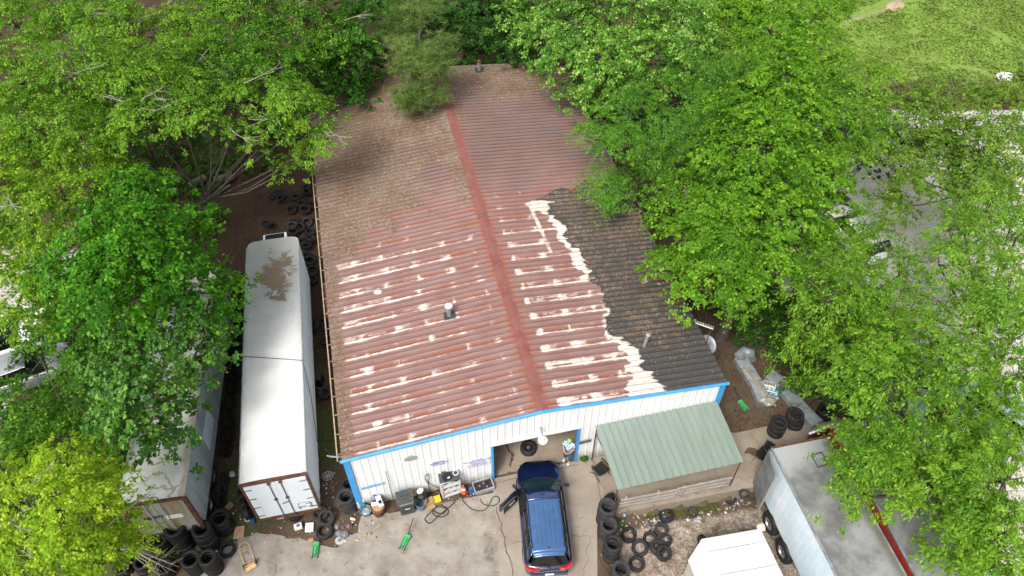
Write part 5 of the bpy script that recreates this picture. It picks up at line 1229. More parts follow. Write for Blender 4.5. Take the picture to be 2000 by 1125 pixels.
# oil pan
p = at(944, 952, 0); e = empty('drain_tub', (p.x, p.y, .012), YAW+.1, 'grey plastic tub of dark oil by the left door jamb', 'tub')
mb = MB(); w, d, h = .84, .50, .24
for (cx, cy, sx, sy) in ((0, -d/2, w, .04), (0, d/2, w, .04), (-w/2, 0, .04, d), (w/2, 0, .04, d)): mb.box((cx, cy, h/2), (sx+.02, sy+.02 if sy < .1 else sy-.06, h))
mb.box((0, 0, .03), (w-.05, d-.07, .03)); mb.build('tub_wall', M['galv'], e)
MB().box((0, 0, h*.55), (w-.06, d-.08, .02)).build('oil', mat('dark_oil', (.03, .012, .010), .12, var=.3, scale=3), e)
for x, y in ((-.15, .05), (.15, -.08), (.05, .12)): MB().lathe([(0, .03), (.045, .02), (.06, 0)], 9, (x, y, h*.55+.012)).build('floating_part', M['steel'], e)
# hoses on the floor
def coil(pts, r, m, lab, name='air_hose'):
    P = [at(u, v, .03) for u, v in pts]; Q = []
    for i in range(len(P)-1):
        a, b, c, d = P[max(i-1, 0)], P[i], P[i+1], P[min(i+2, len(P)-1)]
        for t in np.linspace(0, 1, 6, endpoint=False):
            Q.append(.5*((2*b)+(c-a)*t+(2*a-5*b+4*c-d)*t*t+(3*b-a-3*c+d)*t**3))
    Q.append(P[-1])
    for i, q in enumerate(Q): q.z = .035+.015*(i % 7)/7
    tag(MB().tube(Q, r, 6).build(name, m, None, True), lab, 'hose')
coil([(839, 955), (842, 985), (850, 1000), (866, 1003), (871, 992), (860, 986), (848, 992), (846, 1004), (860, 1010), (874, 1004), (873, 994), (856, 990), (842, 1000), (830, 1014), (840, 1022), (856, 1008), (872, 995), (884, 985), (890, 978)], .02, M['cable'], 'tangled black air hose on the concrete before the shelf rack')
coil([(898, 970), (910, 985), (925, 996), (945, 997), (956, 985), (962, 972), (972, 970), (975, 980), (962, 988), (945, 985), (938, 975)], .016, M['cable'], 'thin dark hose looping below the oil tub')
coil([(950, 984), (962, 990), (972, 984), (970, 972), (960, 974)], .012, M['green'], 'thin green cord loop on the debris by the driveway', 'cord')
# brake discs and hub parts
for i, (u, v, r, m, lab) in enumerate(((680, 1028, .17, 'rust', 'rusty brake disc under the yellow and white bottle'), (669, 1030, .17, 'rust', 'rusty brake disc in the middle of the disc group'), (657, 1029, .11, 'steel', 'small rusty hub left of the brake discs'),
                                       (672, 1044, .18, 'steel', 'grey brake disc at the right of the disc group'), (661, 1042, .13, 'steel', 'grey hub overlapped by the grey brake disc'), (663, 1056, .18, 'shelf', 'white round wheel hub nearest the photo bottom'))):
    p = at(u, v, .05); e = empty('brake_disc', (p.x, p.y, .04), i, lab, 'brake disc', 'brake discs on the dirt'); e.rotation_euler = (random.uniform(-.15, .15), random.uniform(-.15, .15), 0)
    MB().lathe([(r*.42, -.012), (r, -.012), (r, .012), (r*.42, .012)], 24, closed=True).build('disc', M[m], e); MB().lathe([(r*.46, .012), (r*.42, .06), (r*.2, .062), (r*.18, .02), (0, .02)], 20).build('hub', M['galv'] if m != 'rust' else M['steel'], e, True)
p = at(640, 930, .1); e = empty('wheel_cover', (p.x, p.y, .12), 0, 'silver spoked wheel cover lying in the dirt beside the white trailer', 'wheel cover'); e.rotation_euler = (-.2, 0, 0)
mb = MB().tube([(.24*cos(a), .24*sin(a), 0) for a in np.linspace(0, 2*pi, 29)], .022, 6, False)
for k in range(9): a = 2*pi*k/9; mb.box((cos(a)*.13, sin(a)*.13, .01), (.2, .045, .015), Matrix.Rotation(a, 3, 'Z'))
mb.lathe([(0, .03), (.05, .02), (.06, 0)], 12); mb.build('cover_face', M['chrome'], e)
# planks, cards, boxes on the ground
for u, v, s, rz, m, nm, lab, cat in ((737, 1030, (.34, .09, .04), .75, 'board', 'wood_block', 'short plank on the concrete left of the middle jack', 'plank'), (711, 1046, (.24, .13, .05), .5, 'board', 'wood_block', 'pale wood block beside the brake discs', 'wood block'),
                                     (697, 1055, (.2, .05, .04), -.1, 'tan', 'bolt_piece', 'pale rod piece below the wood block', 'rod'), (467, 1040, (.42, .55, .015), .1, 'card', 'cardboard_sheet', 'brown cardboard sheet on the ground by the tyre stack', 'cardboard'),
                                     (607, 1055, (.22, .16, .015), .2, 'card', 'cardboard_sheet', 'small brown cardboard scrap behind the jack', 'cardboard'), (583, 1030, (.32, .24, .16), .35, 'white', 'battery_box', 'white carton with dark label before the trailer bumper', 'box'),
                                     (605, 1031, (.34, .38, .10), .1, 'white', 'foam_box', 'open white foam box beside the flat tyre', 'box'), (494, 1020, (.14, .16, .16), .5, 'bluep', 'small_box', 'small dark blue box under the trailer corner', 'box'), (448, 988, (.3, .26, .02), .9, 'card', 'cardboard_sheet', 'torn cardboard behind the tyre stack by the container', 'cardboard')):
    p = at(u, v, .03); o = MB().box((0, 0, s[2]/2), s).build(nm, M[m], bevel=.008); o.location = (p.x, p.y, .02); o.rotation_euler = (random.uniform(-.04, .04), 0, rz); tag(o, lab, cat)
    if nm == 'battery_box': MB().box((.02, .01, s[2]+.003), (.14, .12, .006)).build('label', M['bluep'], o); MB().box((.02, .01, s[2]+.008), (.07, .06, .005)).build('label_mark', M['red'], o)
blob(484, 1012, .12, (.17, .15, .12), M['shelf'], 'pale plastic bag beside the small blue box', 'bag', 'plastic_bag', 5); blob(453, 926, .1, (.15, .14, .08), M['shelf'], 'white plastic bag in the dirt between the two left trailers', 'bag', 'plastic_bag', 6)
p = at(689, 1014, .05); o = MB().lathe([(0, -.1), (.05, -.1), (.055, .06), (.03, .1), (.03, .13), (0, .13)], 12).build('bottle', M['white'], None, True); o.location = (p.x, p.y, .07); o.rotation_euler = (pi/2, 0, 1.3); tag(o, 'white bottle with yellow cap lying above the brake discs', 'bottle'); MB().lathe([(0, .135), (.045, .135), (.045, .08)], 12).build('bottle_cap', M['yellow'], o)
# cream hand truck lying on the lot
p = at(484, 1088, 0); e = empty('hand_truck', (p.x, p.y, .03), radians(30), 'cream tubular hand truck lying on the concrete beside the lone tyre', 'hand truck')
fr = MB(); A = [(-.22, -.55, .05), (-.25, .35, .12), (-.22, .55, .18), (-.12, .66, .22), (.12, .66, .22), (.22, .55, .18), (.25, .35, .12), (.22, -.55, .05)]; fr.tube(A, .02, 8)
fr.tube([(-.24, .3, .12), (.24, .3, .12)], .016, 6); fr.tube([(-.24, .42, .15), (.24, .42, .15)], .016, 6); fr.tube([(0, .3, .12), (0, .66, .22)], .014, 6); fr.tube([(-.23, -.3, .07), (.23, -.3, .07)], .016, 6); fr.build('frame', M['tan'], e)
MB().box((0, -.62, .07), (.5, .22, .02)).box((0, -.52, .16), (.46, .02, .16)).build('toe_plate', M['tan'], e)
for s in (-1, 1): MB().tube([(s*.27, -.45, .11), (s*.31, -.45, .11)], .11, 14).build('wheel', M['black'], e)
mb = MB(); mb.tube([(-.22, -.55, .3), (-.22, -.8, .3), (.22, -.8, .3), (.22, -.55, .3)], .014, 6); mb.tube([(-.22, -.55, .05), (-.22, -.55, .3)], .014, 6); mb.tube([(.22, -.55, .05), (.22, -.55, .3)], .014, 6); mb.build('guard', M['tan'], e); e.scale = (.85, .85, .85)
blob(422, 1077, .95, (.07, .07, .04), M['blue'], 'bright blue rag on the edge of the front tyre stack', 'rag', 'blue_rag', 7)
# fallen bare branches over the near left stacks
mb = MB(); rnd = random.Random(5)
b0_ = at(240, 1072, 1.1)
for k in range(9):
    tgt = at(rnd.uniform(300, 352), rnd.uniform(1078, 1125), .9); m_ = b0_.lerp(tgt, .45)+Vector((0, 0, rnd.uniform(.1, .5))); mb.tube([b0_+Vector((rnd.uniform(-.2, .2), rnd.uniform(-.2, .2), 0)), m_, tgt], [.028, .018, .006], 5)
    for j in range(3): q = m_.lerp(tgt, rnd.random()); mb.tube([q, q+Vector((rnd.uniform(.1, .5), rnd.uniform(-.5, .5), rnd.uniform(-.1, .25)))], [.009, .004], 4)
tag(mb.build('fallen_branches', M['twig']), 'bare grey fallen branches lying over the near left tyre stacks', 'branches')
# small green pot plant by the jamb
p = at(1140, 899, 0); e = empty('pot_plant', (p.x, p.y, .02), 0, 'small round green plant in a pale pot against the wall', 'plant'); MB().lathe([(0, 0), (.11, 0), (.15, .16), (.13, .16), (.12, .13), (0, .13)], 16).build('pot', M['shelf'], e, True)
n = 260; d_ = RNG.normal(size=(n, 3)); d_[:, 2] = np.abs(d_[:, 2]); d_ /= np.linalg.norm(d_, axis=1)[:, None]; Vv = leafcloud(d_*np.array([.17, .17, .15])+np.array([0, 0, .16]), d_, np.full(n, .07), .6, .4, .3, RNG)
npmesh('foliage', Vv, np.arange(len(Vv)).reshape(-1, 4), M['leaf'], e, dict(col=('FACE', 'FLOAT_COLOR', np.concatenate([np.array([[.04, .15, .02]])*(.6+.8*RNG.random((n, 1))), np.ones((n, 1))], 1))))
M['bagp'] = mat('dirty_grey_sack', (.36, .35, .33), .7, var=.35, scale=4)
# ---------------------------------------------------------------- right of the workshop: ducts, signs, aerials
def duct(px, w, h, lab, z=.0, name='metal_duct', cap=True):
    P = [at(u, v, h/2+z) for u, v in px]; e = empty(name, (P[0].x, P[0].y, 0), 0, lab, 'duct', 'galvanised ducts lying in the leaves')
    for i in range(len(P)-1):
        a, b = P[i]-P[0], P[i+1]-P[0]; d = b-a; L = d.length; an = math.atan2(d.y, d.x)
        o = MB().box((L/2, 0, 0), (L-.02, w, h)).build('duct_section', M['galv'], e, bevel=.015); o.location = (a.x, a.y, h/2+z); o.rotation_euler = (0, 0, an)
        MB().box((L-.02, 0, 0), (.05, w+.03, h+.03)).build('flange', M['galv'], o)
    return e
duct([(1500, 732), (1523, 748), (1560, 795), (1595, 830)], .62, .34, 'long straight galvanised metal duct lying beside the tyres')
e = duct([(1444, 700), (1458, 722), (1475, 748), (1494, 790)], .62, .34, 'bent galvanised metal duct with a hooked far end')
o = MB().tube([at(1448, 705, .25), at(1444, 694, .3), at(1452, 686, .3), at(1466, 690, .3), at(1466, 702, .25)], .27, 14).build('duct_elbow', M['galv'], None, True); bpy.context.view_layer.update(); o.parent = e; o.matrix_parent_inverse = e.matrix_world.inverted()
o = MB().box((0, 0, 0), (.03, 2.6, .12)).build('wood_strip', M['board']); pq = at(1478, 752, .4); o.location = (pq.x+.1, pq.y, .4); o.rotation_euler = (0, 0, .42); tag(o, 'long pale wood strip lying along the bent duct', 'wood strip')
blob(1502, 782, .3, (.27, .36, .22), M['bagp'], 'torn white sack of scrap at the near end of the bent duct', 'sack', 'torn_sack', 8, .5)
for u, v, z, s, rz, m, lab in ((1502, 765, .10, (.95, .62, .05), -.35, 'teal', 'blue and white sign board under the pile between the ducts'), (1499, 758, .18, (.85, .45, .05), -.30, 'teal', 'teal printed board in the middle of the pile between the ducts'), (1503, 751, .26, (.6, .36, .05), -.3, 'shelf', 'pale ribbed board on top of the pile between the ducts')):
    p = at(u, v, z); o = MB().box((0, 0, 0), s).build('sign_board', M[m], bevel=.006); o.location = (p.x, p.y, z); o.rotation_euler = (.03, .02, rz); tag(o, lab, 'sign board', 'discarded boards')
    MB().box((0, -s[1]/2+.06, s[2]/2+.002), (s[0]*.95, .08, .004)).build('white_stripe', M['white'], o)
    for k in range(4): MB().box((-s[0]*.33+s[0]*.22*k, .03, s[2]/2+.002), (s[0]*.14, s[1]*.45, .004)).build('print_block', M['white'] if m != 'shelf' else M['steel'], o)
p = at(1381, 671, 3.6); e = empty('satellite_dish', (p.x, p.y, 0), 0, 'grey satellite dish on a mast at the right eave of the workshop', 'satellite dish')
dm = MB().lathe([(0, 0), (.12, .008), (.24, .035), (.33, .075), (.335, .085)], 28).build('dish', M['galv'], e, True); dm.location = (0, 0, 3.5); dm.rotation_euler = (radians(20), radians(25), 0); dm.scale = (1.3, 1.3, 1.3); dm.modifiers.new('s', 'SOLIDIFY').thickness = .008
MB().tube([(-.05, 0, 0), (-.05, 0, 3.45)], .03, 8).build('mast', M['steel'], e); MB().tube([(0, -.3, 3.45), (.1, -.05, 3.85)], .012, 6).build('feed_arm', M['steel'], e)
pa, pb = at(1359, 631, 4.9), at(1393, 643, 4.9); e = empty('tv_aerial', (pb.x, pb.y, 0), 0, 'white toothed television aerial above the right eave', 'aerial')
mb = MB().tube([pa-Vector((pb.x, pb.y, 0)), pb-Vector((pb.x, pb.y, 0))], .02, 6); d = (pb-pa)
for k in range(12): q = pa+d*(k/11)-Vector((pb.x, pb.y, 0)); mb.tube([q-Vector((0, 0, .0)), q+Vector((.03, .16, 0))], .01, 4)
mb.build('aerial_boom', M['white'], e); MB().tube([(-.1, .02, 0), (-.1, .02, 4.9)], .02, 6).build('mast', M['rust'], e)
p = at(622, 742, .3); o = MB().box((0, 0, .28), (.42, .5, .5), taper=.8).box((0, 0, .57), (.3, .36, .08)).build('engine_cover', M['black'], bevel=.03); o.location = (p.x, p.y, 0); tag(o, 'black plastic housing standing in the alley right of the white trailer', 'housing')
for u, v, rz, lab in ((386, 356, .9, 'greenish concrete pipe lying in the shade, left one'), (437, 349, .35, 'greenish concrete pipe lying in the shade, right one')):
    p = at(u, v, .25); o = MB().lathe([(.19, -.55), (.26, -.55), (.26, .55), (.19, .55)], 20, closed=True).build('concrete_pipe', mat('mossy_concrete', (.12, .12, .08), .9, dirt=(.08, .1, .04)), None, True); o.location = (p.x, p.y, .26); o.rotation_euler = (0, pi/2, rz); tag(o, lab, 'pipe', 'concrete pipes')
# small litter
def scatter(reg, n, lab, name, seed, cols, s=(.04, .12), z=None, cat='litter'):
    r = random.Random(seed)
    mats = [M[c] for c in cols]; mbs = {c: MB() for c in cols}
    for k in range(n):
        u = r.gauss(reg[0], reg[2]); v = r.gauss(reg[1], reg[3]); p = ongr(u, v) if z is None else at(u, v, z); c = r.choice(cols); q = r.uniform(*s)
        mbs[c].box((p.x, p.y, p.z+.03), (q, q*r.uniform(.4, 1), q*r.uniform(.1, .5)), (r.uniform(-.4, .4), r.uniform(-.4, .4), r.random()*3))
    for c, b in mbs.items():
        if b.v: tag(b.build('scattered_litter', M[c]), kind='stuff')
M['lblue'] = mat('light_blue_plastic', (.2, .38, .7), .5)
lit = ['white', 'shelf', 'shelf', 'white', 'card', 'board', 'galv', 'board', 'rust', 'lblue']
scatter((1262, 1020, 26, 12), 70, '', 'litter', 1, lit); scatter((1362, 1010, 20, 10), 30, '', 'litter', 2, lit); scatter((1440, 985, 22, 10), 45, '', 'litter', 3, ['white', 'shelf', 'galv', 'card', 'board', 'steel', 'lblue'], (.03, .11))
scatter((1300, 1050, 60, 35), 70, '', 'litter', 4, lit, (.02, .06)); scatter((700, 1030, 40, 18), 70, '', 'litter', 5, ['white', 'board', 'rust', 'shelf'], (.02, .07)); scatter((560, 1045, 60, 22), 50, '', 'litter', 6, ['white', 'board', 'shelf'], (.02, .06))
scatter((640, 950, 14, 14), 30, '', 'litter', 7, ['white', 'shelf', 'board'], (.03, .09)); scatter((900, 975, 35, 10), 90, '', 'litter', 8, ['board', 'card', 'white'], (.015, .05), .02); scatter((470, 960, 14, 40), 40, '', 'litter', 9, ['white', 'shelf', 'card'], (.03, .08)); scatter((960, 1040, 14, 50), 40, '', 'litter', 10, ['board', 'white'], (.015, .04), .02)
# cars glimpsed through the leaves
def simple_car(u, v, z, rz, m, lab, name='parked_car'):
    p = at(u, v, 0); e = empty(name, (p.x, p.y, 0), rz, lab, 'car')
    V = []; rows = []
    for i, (y, w, zs, zb, zc) in enumerate(SF[::3]+[SF[-1]]):
        s = section(y, w, zs, zb, zc); rows.append([(x, y, zz) for x, zz in s]+[(-x, y, zz) for x, zz in s[-2::-1]])
    n = len(rows[0]); V = [q for r in rows for q in r]; F = [(i*n+j, (i+1)*n+j, (i+1)*n+j+1, i*n+j+1) for i in range(len(rows)-1) for j in range(n-1)]
    MB().add(V, F+[tuple(range(n)), tuple(reversed(range((len(rows)-1)*n, len(rows)*n)))]).build('body', m, e, True)
    MB().add([(-.66, -1.75, 1.5), (.66, -1.75, 1.5), (.64, .35, 1.5), (-.64, .35, 1.5), (-.58, -1.65, 1.56), (.58, -1.65, 1.56), (.56, .25, 1.56), (-.56, .25, 1.56)], [(0, 1, 5, 4), (1, 2, 6, 5), (2, 3, 7, 6), (3, 0, 4, 7), (4, 5, 6, 7)]).build('roof', m, e, True)
    MB().add([(-.82, -2.15, 1.0), (.82, -2.15, 1.0), (.82, 1.15, 1.0), (-.82, 1.15, 1.0), (-.655, -1.75, 1.5), (.655, -1.75, 1.5), (.635, .35, 1.5), (-.635, .35, 1.5)], [(0, 1, 5, 4), (1, 2, 6, 5), (2, 3, 7, 6), (3, 0, 4, 7)]).build('windows', M['tglass'], e)
    for s in (-1, 1):
        for y in (-1.42, 1.42): wheel(e, (s*.82, y, .345), 0, .345, w=.22)
    return e
M['silver'] = mat('silver_car_paint', (.42, .43, .45), .25, .4, .05, coat=.8); M['palecar'] = mat('pale_blue_grey_car_paint', (.38, .44, .55), .25, .3, .05, coat=.8)
simple_car(60, 740, 0, radians(-62), M['silver'], 'silver parked car glimpsed under the trees at the left edge'); simple_car(10, 690, 0, radians(-62), M['white'], 'white parked car at the very left edge behind the silver one')
simple_car(1925, 815, 0, radians(40), M['palecar'], 'pale blue-grey car seen through leaves near the right edge'); simple_car(1850, 850, 0, radians(40), M['palecar'], 'pale car almost hidden beneath the ash tree at the right')
simple_car(1735, 275, 0, radians(15), M['palecar'], 'light blue vehicle glimpsed through the airy tree by the gravel lot'); simple_car(1660, 470, 0, radians(20), M['white'], 'white vehicle glimpsed behind the drooping ash tree')
blob(1962, 150, .4, (.5, .4, .3), M['white'], 'white bundle at the field edge in the upper right', 'bundle', 'white_bundle', 9); blob(1748, 12, .15, (.8, .5, .15), M['board'], 'low heap of pale rubble lying in the green field', 'rubble', 'rubble_heap', 10, .6)
# ---------------------------------------------------------------- ground cover
def cover(name, pts, size, pal, seed, m='grass', up=.6, asp=.5):
    rng = np.random.default_rng(seed); n = len(pts); d = rng.normal(size=(n, 3)); d[:, 2] = np.abs(d[:, 2])+up; d /= np.linalg.norm(d, axis=1)[:, None]
    V = leafcloud(pts, d, size*(.6+.8*rng.random(n)), asp, .6, -.2, rng); pal = np.array(pal); w = rng.random((n, 1)); w2 = fbm(pts[:, 0]*.5, pts[:, 1]*.5, seed)[:, None]
    col = (pal[0]*(1-w)+pal[1]*w)*(.6+.8*w2); return tag(npmesh(name, V, np.arange(len(V)).reshape(-1, 4), M[m], None, dict(col=('FACE', 'FLOAT_COLOR', np.concatenate([col, np.ones((n, 1))], 1)))), kind='stuff')
rg = np.random.default_rng(77)
n = 60000; X = rg.uniform(14, 46, n); Y = rg.uniform(45, 66, n); k = (Y+.1*X > 49.0+rg.normal(size=n)*.4) & (vnoise(X*.8, Y*.8, 3)+vnoise(X*2.5, Y*2.5, 4)*.5 > .42) & (np.abs(Y-(54.5+(X-24)*.55)) > .8)
h = fbm(X*.6, Y*.6, 8)*.45; cover('field_plants', np.stack([X, Y, h*.6*rg.random(n)], 1)[k], .22, [(.16, .27, .045), (.27, .39, .08)], 5, asp=.7)
n = 4500; X = rg.uniform(17, 46, n); Y = 47.2-.07*X+rg.normal(size=n)*.7; cover('dry_brush', np.stack([X, Y, rg.random(n)*.9], 1), .55, [(.16, .15, .06), (.30, .27, .15)], 6, up=1.5, asp=.10)
n = 26000; X = rg.uniform(-32, 24, n); Y = rg.uniform(36, 58, n); a, b = (X-BX)*cy_+(Y-BY)*sy_, -(X-BX)*sy_+(Y-BY)*cy_; k = ((a < -2.5) | (a > W+1.5) | (b > LEN+.5)) & (Y+.1*X < 49)
cover('woodland_undergrowth', np.stack([X, Y, rg.random(n)*.7], 1)[k], .30, [(.025, .07, .012), (.06, .13, .02)], 7, asp=.7)
n = 22000; X = rg.uniform(-24, -13.5, n); Y = rg.uniform(12, 38, n); k = (vnoise(X*.6, Y*.6, 12) > .35) & ~((X > -17) & (Y > 27)); cover('woodland_undergrowth', np.stack([X, Y, rg.random(n)*.5], 1)[k], .24, [(.03, .08, .012), (.07, .15, .02)], 8, asp=.7)
n = 16000; X = rg.uniform(10.5, 20, n); Y = rg.uniform(18, 40, n); k = (a_ := (X-BX)*cy_+(Y-BY)*sy_) > W+5.5; k &= (vnoise(X*.4, Y*.4, 19) > .2) & ~((Y < 25) & (X < 15.5)); k &= vnoise(X*.7, Y*.7, 13) > .3; cover('woodland_undergrowth', np.stack([X, Y, rg.random(n)*.5], 1)[k], .22, [(.025, .075, .012), (.06, .14, .02)], 9, asp=.7)
n = 9000; t_ = rg.random(n)*20; s_ = rg.random(n); P3 = np.array([[*bl(-.6-2.0*s, t, 0)] for s, t in zip(s_, t_)]); k = vnoise(P3[:, 0]*1.1, P3[:, 1]*.9, 15) > .6; cover('alley_moss', P3[k]+np.array([0, 0, .03]), .07, [(.05, .11, .015), (.10, .19, .03)], 10, asp=.4, up=1)
n = 5000; s_ = rg.random(n); P3 = np.array([[*(PE0.lerp(PE1, s)+PN*abs(rg.normal())*.22)] for s in s_]); P3[:, 2] = [gz(x, y)+.04 for x, y, _ in P3]; k = vnoise(P3[:, 0]*1.5, P3[:, 1], 16) > .5; cover('dock_weeds', P3[k], .06, [(.08, .12, .02), (.16, .2, .04)], 11, asp=.4, up=1)
# dry leaves fallen on the dirt
def fallen(cond, box, n, seed, name='fallen_leaves', pal=[(.07, .04, .025), (.20, .13, .08)], size=.10):
    X = rg.uniform(box[0], box[1], n); Y = rg.uniform(box[2], box[3], n); k = cond(X, Y); X = X[k]; Y = Y[k]; Z = -yard_depth(X, Y)+.03+rg.random(len(X))*.03; cover(name, np.stack([X, Y, Z], 1), size, pal, seed, up=2.5, asp=.6)
ab = lambda X, Y: ((X-BX)*cy_+(Y-BY)*sy_, -(X-BX)*sy_+(Y-BY)*cy_)
n_ = 0
fallen(lambda X, Y: (lambda a, b: ((a < -.3) | ((a > W+.3) & (b > -.3))))(*ab(X, Y)) & (Y > 17), (-17, 14, 15, 42), 26000, 21)
# palettes: shade of the leaf itself (deep, light, new growth)
ASH = [(.075, .175, .016), (.155, .290, .026), (.25, .39, .04)]
DEEP = [(.022, .080, .010), (.045, .135, .014), (.08, .2, .02)]
LIME = [(.15, .27, .016), (.28, .42, .028), (.44, .50, .04)]
MAPLE = [(.065, .165, .012), (.140, .290, .020), (.23, .38, .03)]
ELM = [(.055, .150, .018), (.13, .27, .03), (.29, .41, .09)]
FEATH = [(.055, .165, .018), (.12, .27, .03), (.18, .33, .04)]
PINE = [(.075, .135, .035), (.15, .215, .06), (.24, .29, .09)]
NL = 0
def T(*a, **k):
    global NL
    NL += tree(*a, **k)
g0 = lambda u, v: tuple(at(u, v, 0))
T('ash_tree', 'tall yellow-green ash tree with grey dead twigs in the far left corner', g0(170, 420),
  [(30, 40, 11, 2.4), (140, 40, 11, 2.2), (40, 150, 11, 2.2), (150, 130, 11.5, 2.0), (240, 60, 11, 2.1), (340, 60, 10.5, 2.0), (250, 150, 11, 1.9), (-40, 230, 10, 2.4), (70, 240, 10, 2.0), (330, 140, 10, 1.7), (420, 40, 10, 2.0)],
  ASH, leaf=.17, seed=1, twigs=9, trunk_r=.28)
T('ash_tree', 'ash tree with arching boughs and bare grey limbs beside the rusty roof', g0(330, 440),
  [(190, 205, 10, 1.2), (270, 225, 10.3, 1.25), (350, 220, 10.3, 1.2), (410, 235, 10, .9), (240, 270, 9.5, .8), (470, 195, 9.5, 1.3), (560, 190, 9.3, 1.3), (620, 215, 8.8, 1.1), (640, 265, 8.2, .85), (530, 245, 9, 1.0), (450, 260, 9, .8), (560, 325, 6.2, .95), (500, 290, 8, .6), (605, 290, 7.4, .75)],
  ASH, leaf=.16, seed=2, twigs=12, trunk_r=.16, flat=.5, low=.2, cl=.5)
T('maple_tree', 'green maple tree in the far left woods behind the arching boughs', g0(470, 250),
  [(420, 120, 9.5, 2.0), (510, 60, 9.5, 2.2), (540, 130, 9, 1.8), (600, 30, 9.5, 2.2), (470, 10, 10, 2.2), (660, 70, 8.5, 1.8)],
  [(.04, .12, .012), (.09, .21, .018), (.18, .32, .03)], leaf=.18, seed=3, twigs=5)
T('broadleaf_tree', 'dark green broadleaf tree leaning over the far left roof corner', g0(690, 215),
  [(640, 110, 6.5, 1.9), (700, 60, 7.5, 2.0), (720, 130, 6.0, 1.6), (670, 165, 5.2, 1.3), (600, 130, 6, 1.6), (745, 30, 7, 2.0), (720, 165, 5.0, .9), (620, 180, 4.8, 1.1)],
  DEEP, 'gloss', leaf=.24, asp=.75, seed=4)
T('pine_tree', 'olive green pine tree hanging over the far end of the roof ridge', g0(820, 40),
  [(815, 95, 7.8, 1.0), (855, 105, 7.8, 1.05), (790, 130, 7.0, .75), (825, 140, 6.8, .85), (800, 185, 6.0, .75), (838, 180, 6.0, .7), (800, 30, 8, 1.1), (845, 5, 9, .9), (815, 200, 5.8, .5), (770, 60, 7, .7)],
  PINE, leaf=.19, seed=5, needle=True, cl=.45, dens=1.0, clump_leaves=420)
T('broadleaf_tree', 'dark green tree growing right behind the far end of the roof', g0(930, 30),
  [(900, 60, 5.0, 1.7), (960, 75, 4.5, 1.6), (1010, 95, 4.2, 1.4), (940, 20, 6, 1.9), (1010, 40, 5, 1.8), (880, 15, 6, 1.6), (885, 100, 4, 1.1), (980, 0, 6, 1.8)],
  [(.016, .055, .009), (.032, .095, .012), (.06, .14, .02)], 'gloss', leaf=.21, asp=.75, seed=6, dens=1.8)
T('elm_tree', 'bright elm tree with pale glossy leaves over the far right roof corner', g0(1230, 110),
  [(1060, 55, 7.5, 1.7), (1130, 50, 8.5, 2.0), (1090, 115, 7.5, 1.5), (1170, 110, 8.5, 1.9), (1240, 50, 9, 2.2), (1150, 165, 6.8, 1.1), (1110, 180, 5.6, .75), (1290, 110, 8.5, 1.8), (1330, 40, 9, 2.0), (1190, 15, 9, 2.0), (1060, 0, 8, 1.8), (1230, 155, 7.6, 1.3), (990, 20, 7, 1.3), (1370, 110, 8, 1.6)],
  ELM, 'gloss', leaf=.2, asp=.8, seed=7, twigs=1, trunk_r=.3)
T('locust_tree', 'feathery light green locust tree reaching across the right roof edge', g0(1330, 330),
  [(1170, 245, 7, 1.25), (1230, 215, 8, 1.5), (1210, 290, 7.2, 1.5), (1300, 180, 8.5, 1.6), (1300, 260, 8, 1.8), (1180, 355, 6, 1.1), (1240, 370, 6.3, 1.5), (1370, 170, 8.5, 1.6), (1380, 250, 8, 1.5), (1145, 262, 6.6, .6), (1175, 395, 5.6, .6), (1440, 130, 8, 1.5), (1300, 330, 7, 1.3)],
  FEATH, leaf=.13, asp=.45, seed=8, droop=.8, cl=.5, clump_leaves=62, trunk_r=.24)
T('broadleaf_tree', 'bright green leafy tree at the edge of the open field', g0(1520, 110),
  [(1430, 40, 8, 2.0), (1510, 50, 8, 2.0), (1580, 20, 7.5, 1.9), (1470, -10, 8, 1.9), (1550, 90, 7, 1.5), (1450, 95, 7, 1.4), (1615, 5, 7, 1.3)],
  MAPLE, leaf=.2, seed=9)
T('maple_tree', 'big vivid green maple tree overhanging the right eave of the workshop', g0(1408, 660),
  [(1540, 130, 9.5, 1.5), (1500, 190, 10, 1.8), (1440, 240, 10, 1.6), (1560, 230, 10, 1.8), (1490, 290, 10.5, 2.0), (1390, 320, 9.5, 1.5), (1570, 330, 9.5, 1.8), (1340, 390, 8.5, 1.3), (1430, 390, 9.8, 1.9), (1530, 420, 9.2, 1.8), (1340, 470, 8, 1.3), (1410, 490, 8.5, 1.6), (1300, 520, 7, .75), (1370, 555, 7.2, 1.1), (1440, 570, 7.2, 1.2), (1500, 520, 8, 1.4), (1620, 400, 8, 1.3), (1600, 460, 7.5, 1.2)],
  MAPLE, leaf=.17, asp=.8, seed=10, twigs=1, trunk_r=.34, cl=.55, clump_leaves=80)
T('maple_tree', 'light green maple tree between the roof and the gravel lot', g0(1640, 330),
  [(1640, 130, 7.5, 1.4), (1700, 160, 7.5, 1.4), (1650, 210, 8, 1.7), (1720, 230, 7.2, 1.2), (1640, 290, 7.5, 1.4), (1700, 290, 6.8, 1.0), (1590, 90, 7, 1.4), (1600, 160, 8, 1.4)],
  [(.075, .18, .02), (.16, .30, .03), (.27, .4, .04)], leaf=.17, asp=.75, seed=11)
